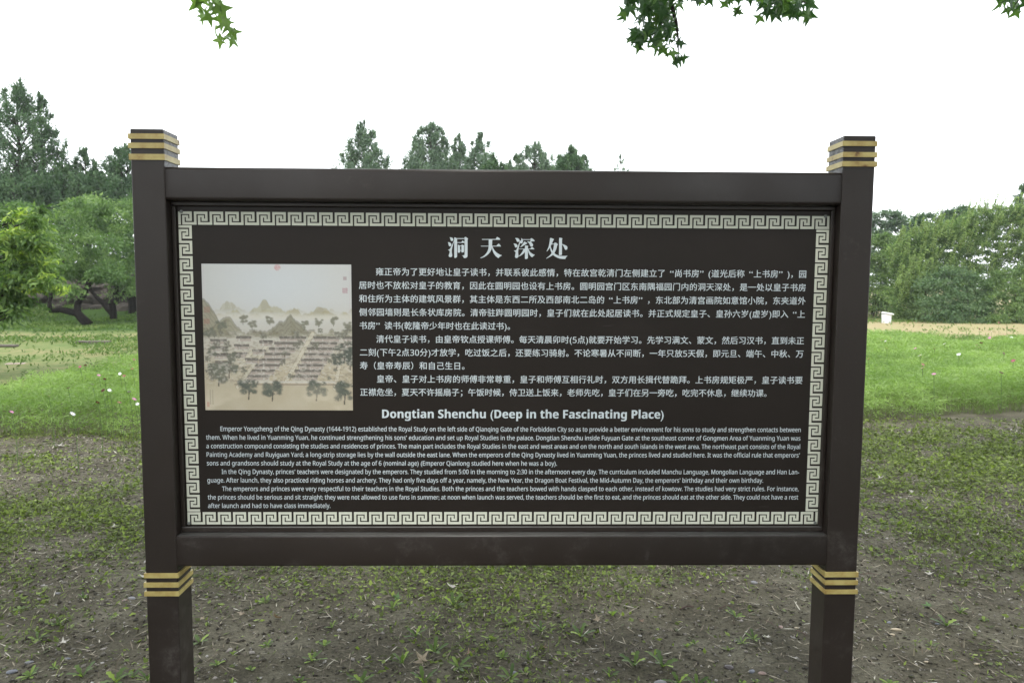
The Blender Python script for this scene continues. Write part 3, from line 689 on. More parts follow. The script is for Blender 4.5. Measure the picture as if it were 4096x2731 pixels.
shrubbery('pine_tree', 3660, 4000, [(3660,862),(3700,845),(3760,850),(3793,828),(3856,816),(3900,826),(3930,860),(4000,880)], 1150, 35, 'dark pine crown on the crest of the shrub bank', 52, jun, 110, 1.1, .13, cat='tree')
shrubbery('shrub', 3380, 3640, [(3380,930),(3480,935),(3560,925),(3640,940)], 1270, 33, 'dark shrub in the hollow right beside the right post', 53, shrub, 110, 1.2)
shrubbery('shrub', 3560, 3860, [(3560,985),(3620,925),(3700,905),(3800,880),(3860,880)], 1295, 31, 'shrub with upright pale shoots in the middle of the right bank', 54, shrub, 110, 1.3, shoots=90)
shrubbery('shrub', 3800, 4130, [(3800,880),(3870,850),(3940,822),(3989,812),(4060,820),(4130,815)], 1300, 31.5, 'tallest rounded shrub at the upper right edge of the bank', 55, shrub, 110, 1.3, shoots=70)
shrubbery('shrub', 3570, 3730, [(3570,1130),(3600,1120),(3650,1060),(3730,1050)], 1290, 30, 'low yellow green shrub spilling forward behind the white bin', 56, shrub, 120, 1.1, shoots=40)
shrubbery('shrub', 3690, 3960, [(3690,1090),(3800,1060),(3900,1080),(3960,1120)], 1304, 28, 'low blue green trailing shrub at the foot of the right bank', 57, leafmat('blue_green_foliage', [(0, (.036,.070,.034)), (.5, (.082,.140,.064)), (1, (.165,.230,.110))], .25), 120, 1.1)
shrubbery('shrub', 3930, 4240, [(3930,1100),(4030,1060),(4240,1050)], 1308, 28, 'dark shrub at the right edge above the pink flowers', 58, shrub, 110, .9)
shrubbery('shrub', 4060, 4700, [(4060,820),(4300,800),(4700,840)], 1310, 31, 'shrub mass that runs out of the view at the right edge', 59, shrub, 110, .6)
# ------------------------------------------------------------------ maple overhead
def star_leaf(cup):
    pts = []
    lob = [(-150, .62), (-78, .92), (0, 1.0), (78, .92), (150, .62)]
    out = [(0, -.10)]
    for i, (a_, r_) in enumerate(lob):
        if i: 
            am = rad((lob[i-1][0]+a_)/2); out.append((math.sin(am)*.34, math.cos(am)*.34))
        t = rad(a_)
        for da, q in ((-13, .58), (0, 1.0), (13, .58)):
            out.append((math.sin(t+rad(da))*r_*q, math.cos(t+rad(da))*r_*q))
    V = [(0, .05, 0)]+[(x*.5, y*.5, -cup*(x*x+y*y)) for x, y in out]
    n_ = len(out)
    F = [[0, 1+i, 1+(i+1) % n_] for i in range(n_)]
    # petiole
    k = len(V); V += [(-.008, -.04, 0), (.008, -.04, 0), (.004, -.42, .05), (-.004, -.42, .05)]; F.append([k, k+1, k+2, k+3])
    return V, F
maples = []
rl = random.Random(8)
for t in (.05, .3, .5, .65, .75, .85, 1, .9):
    V, F = star_leaf(rl.uniform(.05, .28)); maples.append(mk('leaf', V, F, maple, tint=[t]*len(F)))
mtree = empty('maple_tree', (3.4, -4.6, gz(3.4, -4.6)), 'maple reaching in from above with drooping star shaped leaves along the top edge', 'tree')
MB_ = MB(); MB_.tube([(0,0,-.3),(.05,.1,1.5),(-.05,.2,3.0),(-.3,.6,4.4),(-.8,1.4,5.6)], [.24,.19,.17,.14,.08], 12)
MB_.build('trunk', bark, mtree, True)
M0 = mtree.location.copy()
def branch(pts, r0, r1):
    q = [Vector(p)-M0 for p in pts]; n_ = len(q)
    return MB().tube([tuple(p) for p in q], [r0+(r1-r0)*i/(n_-1) for i in range(n_)], 6).build('branch', bark, mtree, True)
def put_leaf(br, P, size, k=None, rg=rl):
    me = maples[k if k is not None else rg.randrange(5)]
    o = link('leaf', me, br, Vector(P)-M0)
    # blade faces roughly sideways with its tip hanging down
    o.rotation_euler = (rad(90)+rg.gauss(0, .55), rg.gauss(0, .9)+math.pi, rg.gauss(0, .8))
    size *= rg.uniform(1.4, 2.0); o.scale = (size, size, size); return o
# left cluster (nearer, paler)
bl = branch([(1.0,-1.5,6.0), (-1.5,1.5,4.9), at(845,-60,3.2), at(900,60,3.2), at(925,140,3.2)], .03, .003)
for (x, y) in ((788,14),(806,60),(848,28),(872,14),(884,34),(838,70),(888,76),(906,90),(858,122),(882,162),(912,146),(934,128),(928,160),(918,108),(824,48),(800,-8),(770,-20),(850,-15)):
    put_leaf(bl, at(x, y, 3.2+rl.uniform(-.15, .15)), rl.uniform(.105, .13), rl.choice((5,6,6,7,7)))
# middle cluster
def inside(x, y, poly):
    c = False; j = len(poly)-1
    for i in range(len(poly)):
        if (poly[i][1] > y) != (poly[j][1] > y) and x < (poly[j][0]-poly[i][0])*(y-poly[i][1])/(poly[j][1]-poly[i][1])+poly[i][0]: c = not c
        j = i
    return c
def cluster(br, poly, n_, Y, size, sp=.3):
    xs = [p[0] for p in poly]; ys = [p[1] for p in poly]; k = 0
    while k < n_:
        x = rl.uniform(min(xs), max(xs)); y = rl.uniform(min(ys), max(ys))
        if inside(x, y, poly): put_leaf(br, at(x, y, Y+rl.uniform(-sp, sp)), rl.uniform(.8, 1.15)*size); k += 1
bm_ = branch([(1.6,-1.0,6.2), (1.6,1.5,5.9), at(2640,-160,4.4), at(2680,0,4.4), at(2705,90,4.4), at(2712,150,4.4), at(2715,240,4.4)], .04, .003)
cluster(bm_, [(2495,75),(2510,-50),(2760,-50),(2750,5),(2700,45),(2690,110),(2640,110),(2560,105),(2535,60)], 78, 4.4, .115)
cluster(bm_, [(2515,150),(2545,105),(2690,115),(2705,160),(2728,172),(2650,192),(2560,188)], 46, 4.4, .11)
for (x, y) in ((2497,52),(2706,66),(2724,172),(2690,212),(2712,235),(2733,232),(2702,250),(2655,196),(2520,160),(2555,190),(2790,0),(2765,10)): put_leaf(bm_, at(x, y, 4.35), .105)
br_ = branch([(2.6,0,6.2), at(2950,-150,4.6), at(3080,-40,4.6), at(3180,0,4.6), at(3250,20,4.6)], .035, .003)
cluster(br_, [(2790,-50),(2862,-50),(2855,8),(2800,18)], 8, 4.6, .10)
cluster(br_, [(2910,-40),(3020,-40),(3015,6),(2940,12),(2915,5)], 14, 4.6, .10)
cluster(br_, [(3020,-40),(3120,-40),(3130,55),(3075,62),(3050,30),(3020,10)], 30, 4.6, .115)
cluster(br_, [(3100,-50),(3262,-50),(3245,60),(3170,58),(3100,55)], 46, 4.6, .12)
for (x, y) in ((2955,46),(2945,44),(3250,15),(2900,18),(3040,72)): put_leaf(br_, at(x, y, 4.6), .09)
bc_ = branch([(3.5,-1,6.2), at(4150,-150,3.4), at(4100,-30,3.4), at(4060,20,3.4)], .03, .003)
cluster(bc_, [(4000,-50),(4180,-50),(4180,20),(4070,30),(4020,10)], 18, 3.4, .11)
for (x, y) in ((4066,50),(4030,38),(4005,12)): put_leaf(bc_, at(x, y, 3.4), .10)
# the rest of the crown, above and behind the camera
rng = np.random.default_rng(77)
cen = []; rr = []
while len(cen) < 210:
    x, y = rng.uniform(-5.5, 8.5), rng.uniform(-9.5, 3.8); zf = 1.6+.43*max(0, y+2.37)+.75
    if ((x-1.5)/7)**2+((y+2.8)/6.8)**2 > 1: continue
    z = max(4.1, zf)+rng.random()**1.5*3.0
    s = rng.uniform(.5, .95); 
    if z-s*.6 < zf-.1: z = zf+s*.6
    cen.append((x-M0.x, y-M0.y, z)); rr.append((s, s, s*.55))
bt = MB()
for k in range(0, 210, 6):
    c = cen[k]; bt.tube([(-.3, .6, 4.4), (c[0]*.5, c[1]*.5+.2, c[2]*.5+2.4), c], [.07, .045, .015], 6)
bt.build('branches', bark, mtree)
V, F, T_ = clumps(rng, cen, rr, 190, .17, .85, hollow=.1, droop=.3)
fo = link('foliage', mk('foliage', V, F, maple, tint=T_*.7), mtree); fo['kind'] = 'stuff'

# ================================================================== FLOWER FIELD
rng = np.random.default_rng(5)
def field_back(x): return np.where(x < 0, 9.3+.45*(x+5)*(x > -5)-.35*(x < -5)*(x+5)*-1, 13.4)+.6*np.sin(x*.9)
N = 640000
X = rng.uniform(-9, 17, N); Yy = rng.uniform(4.8, 15, N)
keep = (Yy > field_front(X)) & (Yy < field_back(X)+.5)
rr_ = X/(Yy+2.37); keep &= ~((rr_ < -.42) & (Yy+2.37 > 8.6+(rr_+.71)*13+.5*np.sin(X*3)))
# most of the stems where the two open sides of the board show them
dist = Yy+2.37; lx = (X+.024)/dist
vis = ((lx > .46) | (lx < -.49)) & (lx < .80) & (lx > -.80)
keep &= vis | (rng.random(N) < .12)
X, Yy = X[keep], Yy[keep]; dist = dist[keep]; n_ = len(X)
hgt = .20+.34*fbm(X*.7, Yy, 1.5, 33, 3)+.03*np.clip(Yy-7, 0, 5)
edge = np.clip((Yy-field_front(X))/.25, .55, 1); hgt = hgt*edge
z = ground_h(X, Yy)+hgt*rng.beta(2.2, 1.1, n_)
P = np.stack([X, Yy, z], 1)
d = rng.normal(size=(n_, 3))*np.array([1, 1, .7])+np.array([0, 0, .55]); d /= np.linalg.norm(d, axis=1)[:, None]
s = np.cross(d, rng.normal(size=(n_, 3))); s /= np.linalg.norm(s, axis=1)[:, None]
L = (.040+.0050*dist)*rng.uniform(.7, 1.4, n_); wd = .0024+.00036*dist
V = np.empty((n_, 3, 3)); V[:, 0] = P-d*L[:, None]*.5-s*wd[:, None]; V[:, 1] = P-d*L[:, None]*.5+s*wd[:, None]; V[:, 2] = P+d*L[:, None]*.5
T_ = np.clip(-.06+1.15*fbm(X*.6, Yy, 1.9, 35, 3)+rng.random(n_)*.28, 0, 1)
feather = leafmat('cosmos_foliage', [(0, (.060,.105,.030)), (.5, (.150,.232,.070)), (1, (.255,.350,.125))], .4)
o = link('cosmos_foliage', mk('cosmos_foliage', V.reshape(-1, 3), np.arange(n_*3).reshape(n_, 3), feather, tint=T_))
props(o, 'feathery bright green cosmos plants filling the field behind the board', 'plants', kind='stuff')
# stems along the field
ns_ = 16000
X = rng.uniform(-9, 17, ns_); Yy = field_front(X)+rng.random(ns_)**1.5*2.5
h = (.20+.12*rng.random(ns_)); z0 = ground_h(X, Yy); wv = .0022
V = np.empty((ns_, 3, 3)); V[:, 0] = np.stack([X-wv, Yy, z0-.02], 1); V[:, 1] = np.stack([X+wv, Yy, z0-.02], 1)
V[:, 2] = np.stack([X+rng.normal(size=ns_)*.04, Yy+rng.normal(size=ns_)*.03, z0+h], 1)
o = link('cosmos_stems', mk('cosmos_stems', V.reshape(-1, 3), np.arange(ns_*3).reshape(ns_, 3), leafmat('stem_green', [(0, (.09,.10,.035)), (1, (.13,.19,.05))], .1), tint=rng.random(ns_)))
props(o, 'thin pale stems along the front of the cosmos field', 'plants', kind='stuff')
# flowers
def flower_mesh(name, colr, tilt):
    pm_ = simple(name+'_petals', [(.3, colr), (.7, tuple(min(1, c*1.25) for c in colr))], 30, .6)
    V = []; F = []
    for k in range(8):
        a_ = 2*math.pi*k/8; n0 = len(V)
        for (r_, w_) in ((.08, .05), (.55, .20), (.95, .17), (1.0, .06)):
            for sgn in (-1, 1): V.append((math.cos(a_)*r_-math.sin(a_)*w_*sgn, math.sin(a_)*r_+math.cos(a_)*w_*sgn, .12*r_*r_))
        for i in range(3): F.append([n0+2*i, n0+2*i+1, n0+2*i+3, n0+2*i+2])
    return mk('petals', V, F, pm_)
FM = {'white': flower_mesh('white', (.50,.50,.52), 0), 'pink': flower_mesh('pink', (.30,.11,.23), 0), 'magenta': flower_mesh('magenta', (.17,.006,.065), 0), 'red': flower_mesh('red', (.10,.008,.022), 0)}
yc = simple('flower_centre_yellow', [(.3, (.5,.33,.03)), (.7, (.6,.42,.05))], 50, .7)
cenM = MB().tube([(0,0,.0),(0,0,.1),(0,0,.16)], [.2,.2,.1], 8); cenM = mk('flower_centre', cenM.V, cenM.F, yc)
stM = simple('flower_stem_green', [(.3, (.06,.11,.03)), (.7, (.09,.15,.04))], 20, .7)
def crop7(x, y): return (x*.5102, 1100+y*.5102)
def crop8(x, y): return (3400+x*.7016, 700+y*.7016)
FL = [('magenta',628,718),('red',668,708),('pink',775,785),('magenta',820,815),('white',940,773),('red',972,790),('white',727,858),('magenta',535,885),('pink',383,948),('magenta',808,905),('white',858,902),('white',1010,915),('pink',1052,972),('red',765,998),('red',935,998),('pink',92,1072),('white',568,1087),('red',1037,735),('magenta',1050,662),('white',1078,1010)]
FR = [('magenta',848,842),('magenta',893,855),('red',737,877),('white',806,893),('magenta',782,911),('pink',668,912),('pink',796,928),('white',920,925),('pink',183,941),('white',203,945),('magenta',231,928),('white',460,952),('white',539,962),('pink',538,937),('red',722,968),('magenta',748,957),('pink',735,982),('magenta',210,988),('magenta',482,990),('white',620,1022),('pink',877,1017),('white',400,1028),('magenta',107,1046),('magenta',415,1080),('pink',413,1099),('magenta',930,1058),('pink',478,1134),('pink',862,1127),('pink',372,988),('white',570,968)]
rf = random.Random(12)
ROW = {}; NAMEQ = {}
ORD = ['leftmost', 'second', 'third', 'fourth', 'fifth', 'sixth', 'seventh', 'eighth', 'ninth', 'tenth', 'eleventh']
def order_labels(dic, fmt1, fmt2):
    for key_, lst_ in dic.items():
        lst_.sort(key=lambda t: t[0])
        for i_, (x_, o_) in enumerate(lst_):
            if len(lst_) == 1: o_['label'] = fmt1.format(key_); del o_['group']
            else: o_['label'] = fmt2.format('rightmost' if i_ == len(lst_)-1 else ORD[i_] if i_ == 0 else ORD[i_]+' from left', key_)
def flower(colr, px, py, sidew, big=1.0):
    hz = .50+rf.uniform(-.03, .05); P = onz(px, py, hz)
    if P.y > 15.5: P = at(px, py, 14.5)
    key = (colr, sidew); ROW[key] = ROW.get(key, 0)
    ymid = 'near the front of' if py > (1560 if sidew == 'left' else 1430) else 'towards the back of'
    gname = f'{colr} cosmos {ymid} the {sidew} field'
    root = empty('cosmos_flower', P, gname, 'flower', gname); NAMEQ.setdefault(gname, []).append((px, root))
    g = gz(P.x, P.y)
    b = MB(); b.tube([(0,0,-.005), (.02,.01,-.2), (.03,0,-(P.z-g))], [.003,.003,.004], 4); b.build('stem', stM, root)
    r_ = (.020 if sidew == 'left' else .024)*big*rf.uniform(.85, 1.2)
    for nm, me in (('petals', FM[colr]), ('flower_centre', cenM)):
        o_ = link(nm, me, root); o_.scale = (r_, r_, r_)
    e = (rad(rf.uniform(15, 60)), rad(rf.uniform(-25, 25)), rf.uniform(0, 6))
    for ch in root.children:
        if ch.name.startswith(('petals', 'flower_centre')): ch.rotation_euler = e
for c_, x, y in FL: flower(c_, *crop7(x, y), 'left')
for c_, x, y in FR: flower(c_, *crop8(x, y), 'right', 1.45 if (x, y) == (620, 1022) else 1.15)

order_labels(NAMEQ, 'the only {}', '{} of the {} flowers')
# ================================================================== GROUND COVER (nobody could count it)
rng = np.random.default_rng(9)
def in_view(x, y, m=.06):
    r_ = (x+.024)/(y+2.37); return (r_ > -.74-m) & (r_ < .77+m)
# leaflets of low weeds
N = 900000
X = rng.uniform(-5.2, 7.6, N); Yy = .25+rng.random(N)**.8*5.9
G = green_mask(X, Yy)
k_ = in_view(X, Yy) & (rng.random(N) < (.05+.95*G)*np.where(Yy < 1.6, .55, .7)) & (Yy < field_front(X)+.3)
X, Yy, G = X[k_], Yy[k_], G[k_]; n_ = len(X)
Z = ground_h(X, Yy)+.004+rng.random(n_)**2*(.008+.028*G)
P = np.stack([X, Yy, Z], 1); sz = rng.uniform(.007, .021, n_)*(.95+.12*Yy)
d = rng.normal(size=(n_, 3))*np.array([1, 1, .45]); d[:, 2] += .25; d /= np.linalg.norm(d, axis=1)[:, None]
upn = np.array([0, 0, 1])+rng.normal(size=(n_, 3))*.45; s = np.cross(d, upn); s /= np.linalg.norm(s, axis=1)[:, None]
asp = rng.choice([.12, .3, .5], n_, p=[.4, .3, .3])[:, None]
V = np.empty((n_, 4, 3)); sz = sz[:, None]
V[:, 0] = P-d*sz*.6; V[:, 1] = P+s*sz*asp; V[:, 2] = P+d*sz; V[:, 3] = P-s*sz*asp
T_ = np.clip(rng.random(n_)*.75+.25*fbm(X, Yy, 2.0, 44, 2), 0, 1)
weedm = leafmat('low_weeds', [(0, (.040,.044,.020)), (.4, (.082,.108,.030)), (.8, (.160,.215,.046)), (1, (.27,.33,.08))], .3)
o = link('low_weeds', mk('low_weeds', V.reshape(-1, 3), np.arange(n_*4).reshape(n_, 4), weedm, tint=T_))
props(o, 'low creeping weeds and thin grass patchily covering the bare soil', 'weeds', kind='stuff')
# grass blades
N = 60000
X = rng.uniform(-5.2, 7.6, N); Yy = .25+rng.random(N)**.8*5.6; G = green_mask(X, Yy)
k_ = in_view(X, Yy) & (rng.random(N) < G**1.5*.8+.03)
X, Yy = X[k_], Yy[k_]; n_ = len(X); z0 = ground_h(X, Yy)-.003; h = rng.uniform(.02, .06, n_)
a_ = rng.random(n_)*6.283; wv = .0011+.0003*Yy; bend = rng.uniform(.3, 1.1, n_)*h
V = np.empty((n_, 3, 3)); V[:, 0] = np.stack([X-np.cos(a_)*wv, Yy-np.sin(a_)*wv, z0], 1); V[:, 1] = np.stack([X+np.cos(a_)*wv, Yy+np.sin(a_)*wv, z0], 1)
V[:, 2] = np.stack([X-np.sin(a_)*bend, Yy+np.cos(a_)*bend, z0+h], 1)
o = link('grass', mk('grass', V.reshape(-1, 3), np.arange(n_*3).reshape(n_, 3), weedm, tint=rng.random(n_)))
props(o, 'thin short grass blades growing through the weeds', 'grass', kind='stuff')
# straw, bits of leaf
N = 60000
X = rng.uniform(-5.2, 7.6, N); Yy = .25+rng.random(N)**.9*5.6; k_ = in_view(X, Yy); X, Yy = X[k_], Yy[k_]; n_ = len(X)
Z = ground_h(X, Yy)+.004+rng.random(n_)*.006; P = np.stack([X, Yy, Z], 1)
d = rng.normal(size=(n_, 3))*np.array([1, 1, .18]); d /= np.linalg.norm(d, axis=1)[:, None]; s = np.cross(d, np.array([0, 0, 1.0])); s /= np.linalg.norm(s, axis=1)[:, None]
L = rng.gamma(2, .008, n_)[:, None]+.006; wv = rng.uniform(.0007, .0032, n_)[:, None]*(1+.12*Yy[:, None])
V = np.empty((n_, 4, 3)); V[:, 0] = P-d*L; V[:, 1] = P+s*wv; V[:, 2] = P+d*L; V[:, 3] = P-s*wv
litm = leafmat('litter', [(0, (.035,.026,.018)), (.45, (.13,.105,.075)), (.85, (.26,.23,.17)), (1, (.42,.40,.34))], .05, .7)
o = link('plant_litter', mk('plant_litter', V.reshape(-1, 3), np.arange(n_*4).reshape(n_, 4), litm, tint=rng.random(n_)**1.3))
props(o, 'scraps of straw and dead leaf scattered over the soil', 'litter', kind='stuff')
# soil crumbs and grit: small octahedra
N = 70000
X = rng.uniform(-4.6, 6.8, N); Yy = .25+rng.random(N)**1.2*5.2; G = green_mask(X, Yy)
k_ = in_view(X, Yy) & (rng.random(N) < 1-.7*G); X, Yy = X[k_], Yy[k_]; n_ = len(X)
sz = np.minimum(rng.gamma(1.6, .0014, n_)+.0014, .0085)*(1+.12*Yy)*np.where((X < -1.0) & (Yy < 1.8), 1.15, 1); Z = ground_h(X, Yy)+sz*.25
oc = np.array([(1,0,0),(0,1,0),(-1,0,0),(0,-1,0),(0,0,1),(0,0,-1)], float); of = np.array([(0,1,4),(1,2,4),(2,3,4),(3,0,4),(1,0,5),(2,1,5),(3,2,5),(0,3,5)])
sc = sz[:, None, None]*rng.uniform(.6, 1.4, (n_, 1, 3))*np.array([1.3, 1.3, .8]); jit = 1+rng.normal(size=(n_, 6, 3))*.25
V = oc[None]*sc*jit; a_ = rng.random(n_)*6.28; ca, sa = np.cos(a_)[:, None], np.sin(a_)[:, None]
VX_ = V[..., 0]*ca-V[..., 1]*sa; VY_ = V[..., 0]*sa+V[..., 1]*ca; V = np.stack([VX_+X[:, None], VY_+Yy[:, None], V[..., 2]+Z[:, None]], 2)
F = (of[None]+np.arange(n_)[:, None, None]*6).reshape(-1, 3)
crm = leafmat('soil_crumbs', [(0, (.028,.025,.019)), (.45, (.075,.068,.052)), (.8, (.15,.14,.12)), (.93, (.24,.22,.20)), (1, (.38,.37,.35))], .0, .85)
o = link('soil_crumbs', mk('soil_crumbs', V.reshape(-1, 3), F, crm, tint=np.repeat(rng.random(n_)**1.2, 8)))
props(o, 'loose crumbs of soil and grit on the bare ground', 'gravel', kind='stuff')
# farther short grass behind the field and under the trees
N = 420000
X = rng.uniform(-24, 26, N); Yy = 5.5+rng.random(N)**1.3*26; dd_ = Yy+2.37; q_ = X/dd_
k_ = in_view(X, Yy) & (np.abs(q_) > .42)
lf = (q_ < 0) & (dd_ > 8.6+(q_+.71)*13); rt = (q_ > 0) & (Yy > 13.6)
pn = fbm(X, Yy, .35, 61, 4); dens_ = np.clip((pn-.40)*6, .06, 1)*np.where(Yy < 13, 1, .6)
k_ &= (lf | rt) & (rng.random(N) < dens_)
k_ &= ~((X > 0) & (Yy > 15) & (Yy < 29) & (rng.random(N) < .93))
X, Yy = X[k_], Yy[k_]; n_ = len(X)
P = np.stack([X, Yy, ground_h(X, Yy)+.02+.04*rng.random(n_)], 1); V, F = leaves_at(P, rng, .07, .3, up=.7)
V = V.reshape(n_, 4, 3); V = P[:, None]+(V-P[:, None])*(.5+.06*Yy[:, None, None]); V = V.reshape(-1, 3)
o = link('short_grass', mk('short_grass', V, F, leafmat('lawn_blades', [(0, (.035,.070,.015)), (.6, (.090,.150,.035)), (1, (.19,.23,.085))], .3), tint=np.clip(rng.random(n_)*.6+(pn[k_]-.4), 0, 1)))
props(o, 'short patchy grass between the field and the trees', 'grass', kind='stuff')
# ================================================================== COUNTABLE SMALL THINGS ON THE GROUND
def weed_mesh(seed, nl, L, wide, rise, jag):
    r_ = random.Random(seed); V = []; F = []; T = []
    for k in range(nl):
        a_ = 6.283*k/nl+r_.uniform(-.3, .3); l_ = L*r_.uniform(.65, 1.1); up_ = rise*r_.uniform(.5, 1.2); ti = r_.random(); n0 = len(V); S = 6
        for i in range(S+1):
            t = i/S; w_ = wide*L*(math.sin(min(1, t*.9+.1)*math.pi)**.7)*(.25+.75*t if t < .7 else 1)*(1+(jag if i % 2 else -jag)); w_ = max(w_, .02*L)
            if i == S: w_ = .004*L
            rr_ = l_*t*math.cos(up_*(1-.4*t)); zz = l_*t*math.sin(up_)*(1-.35*t)
            for s_ in (-1, 0, 1):
                V.append((math.cos(a_)*rr_-math.sin(a_)*w_*s_, math.sin(a_)*rr_+math.cos(a_)*w_*s_, zz+(.25*w_ if s_ else 0)))
        for i in range(S):
            for j in range(2): F.append([n0+3*i+j, n0+3*i+j+1, n0+3*i+j+4, n0+3*i+j+3]); T.append(ti)
    return V, F, T
freshm = leafmat('weed_leaf', [(0, (.055,.090,.030)), (.6, (.115,.175,.042)), (1, (.210,.290,.060))], .3, .5)
wm = []
for i, a_ in enumerate([(1,6,.070,.17,.7,.1),(2,5,.080,.18,1.1,.28),(3,8,.050,.20,.6,.0),(4,4,.050,.32,.9,.0),(5,7,.065,.13,1.0,.32),(6,3,.085,.18,1.2,.3)]):
    V, F, T = weed_mesh(*a_); wm.append(mk('weed', V, F, freshm, tint=T, smooth=True))
WEEDS = {
 'on the dark soil below the board': [(2038,2475,6),(1978,2430,1),(1812,2400,1),(2165,2510,0),(2250,2500,3),(2323,2530,1),(1965,2545,4)],
 'around the big tan leaf below the board': [(1664,2525,1),(1740,2592,1),(1608,2640,5),(1693,2722,5),(1834,2655,0),(1736,2468,4),(1570,2415,0)],
 'low down, just right of the board centre': [(2114,2630,1),(2100,2675,3),(2042,2712,0),(2010,2625,2)],
 'on the bare soil beneath the right half of the board': [(2913,2588,2),(2970,2560,4),(2942,2455,0),(2999,2440,3),(3014,2548,0),(2779,2562,3),(2749,2575,3)],
 'along the bottom edge right of centre': [(2718,2715,5),(2787,2722,0),(2844,2716,2),(2970,2715,3),(3024,2712,3),(2618,2615,3),(2649,2655,1),(2538,2652,1)],
 'left of centre near the bottom edge': [(2438,2690,1),(2450,2450,3),(2438,2285,2),(1436,2712,0),(1447,2722,1),(1327,2498,0)],
 'on the soil just right of the left post': [(799,2570,5),(868,2655,2),(931,2615,3),(1003,2668,3),(928,2724,2),(770,2690,0)],
 'on soil between left post and centre': [(1058,2400,2),(1068,2572,2),(1197,2724,5),(1247,2632,4),(1297,2570,3),(1411,2460,4),(1120,2290,2)],
 'in the bottom left corner beside the left post': [(530,2712,0),(590,2725,4),(460,2722,1),(217,2665,2),(233,2500,5),(120,2700,2),(330,2700,1)],
 'on soil beside the left post bands': [(335,2394,0),(454,2475,2),(80,2440,2),(150,2560,0)],
 'on the ground right of the right post': [(3724,2565,0),(3545,2352,2),(3841,2432,4),(3937,2462,3),(4072,2212,4),(3786,2485,1),(3931,2190,2),(3560,2715,2),(3520,2210,2)]}
rw = random.Random(3); WQ = {}
for zone, lst in WEEDS.items():
    for (x, y, k) in lst:
        if k == 5: k = 1
        elif k == 6: k = 5
        P = onz(x, y); o = link('weed_plant', wm[k], None, (P.x, P.y, gz(P.x, P.y)-.002))
        s_ = rw.uniform(.5, 1.05); o.scale = (s_, s_*rw.uniform(.8, 1.2), s_*rw.uniform(.7, 1.4)); o.rotation_euler = (rw.gauss(0, .1), rw.gauss(0, .1), rw.uniform(0, 6.28))
        props(o, zone, 'weed', f'weeds {zone}'); WQ.setdefault(zone, []).append((x, o))
order_labels(WQ, 'leafy green weed {}', '{} green weed {}')
def stone(seed, px, py, wpx, asp, colr, label, name='pebble', cat='pebble', hh=.6):
    import bmesh
    P = onz(px, py); dist_ = P.y-CAM.y; r_ = wpx/2892.9*dist_/2
    bm = bmesh.new(); bmesh.ops.create_icosphere(bm, subdivisions=2, radius=1)
    rs = random.Random(seed); k = [Vector((rs.gauss(0,1), rs.gauss(0,1), rs.gauss(0,1))).normalized() for _ in range(5)]
    for v in bm.verts:
        f_ = 1+sum(.10*math.sin(3*v.co.dot(q)+i) for i, q in enumerate(k)); v.co = Vector((v.co.x*r_*f_, v.co.y*r_*asp*f_, v.co.z*r_*hh*asp*f_))
    me = bpy.data.meshes.new(name); bm.to_mesh(me); bm.free(); me.materials.append(colr)
    me.polygons.foreach_set('use_smooth', np.ones(len(me.polygons), dtype=bool))
    o = link(name, me, None, (P.x, P.y, gz(P.x, P.y)+r_*hh*asp*.45)); o.rotation_euler = (0, 0, rs.uniform(-.4, .4)); return props(o, label, cat)
st_dark = simple('dark_stone', [(.3, (.045,.038,.038)), (.7, (.085,.072,.074))], 40, .5)
st_grey = simple('grey_stone', [(.3, (.12,.12,.125)), (.7, (.20,.20,.205))], 40, .6)
st_blue = simple('blue_grey_stone', [(.3, (.10,.11,.13)), (.7, (.17,.18,.21))], 40, .55)
st_pink = simple('pinkish_stone', [(.3, (.22,.15,.13)), (.7, (.32,.24,.21))], 40, .6)
st_beige = simple('beige_stone', [(.3, (.30,.25,.17)), (.7, (.42,.36,.26))], 40, .6)
for i, a_ in enumerate([
 (2918,2655,36,.8,st_dark,'largest dark purplish pebble on the bare soil left of the right post'),
 (3008,2672,26,.8,st_blue,'round blue grey pebble just right of the largest dark pebble'),
 (3050,2682,32,.6,st_pink,'pinkish oblong pebble between the blue grey pebble and the right post'),
 (3145,2675,17,.8,st_dark,'small dark pebble nearest the foot of the right post'),
 (2643,2718,56,.6,st_grey,'flat grey stone slab lying at the bottom edge below the board'),
 (3123,2504,22,.7,st_pink,'mauve pebble beside the right post below its gold bands'),
 (3186,2508,20,.6,st_beige,'small beige pebble touching the right post below its gold bands'),
 (3018,2332,26,.8,st_grey,'grey pebble in the weeds just below the board near the right post'),
 (3583,2504,52,.34,st_beige,'long cream coloured stone lying right of the right post'),
 (3572,2522,18,.8,st_beige,'tiny beige pebble under the long cream stone'),
 (3557,2478,20,.7,st_blue,'small blue grey pebble above the long cream stone'),
 (3706,2628,20,.6,st_beige,'pale pebble low on the bare soil at the right'),
 (3906,2638,26,.5,st_beige,'flat cream pebble near the lower right corner'),
 (3750,2480,22,.6,st_blue,'blue grey pebble in the soil right of the long cream stone'),
 (529,2398,34,.6,st_grey,'flat grey pebble left of the left post below its gold bands'),
 (500,2402,18,.7,st_pink,'small pale pebble beside the flat grey one left of the left post'),
 (46,2686,38,.7,st_blue,'blue grey pebble in the lower left corner'),
 (117,2648,30,.7,st_grey,'grey pebble above the one in the lower left corner'),
 (231,2380,22,.7,st_grey,'pale pebble in the scattered gravel at the left'),
 (270,2632,32,.4,st_blue,'flat bluish stone flake low at the left'),
 (2056,2684,24,.8,st_blue,'blue pebble between weeds below the middle of the board'),
 (1622,2340,20,.7,st_beige,'small white pebble just below the board left of its middle'),
 (2850,2716,20,.7,st_grey,'small grey pebble at the bottom edge among the leaf clumps')]): stone(i+10, *a_)
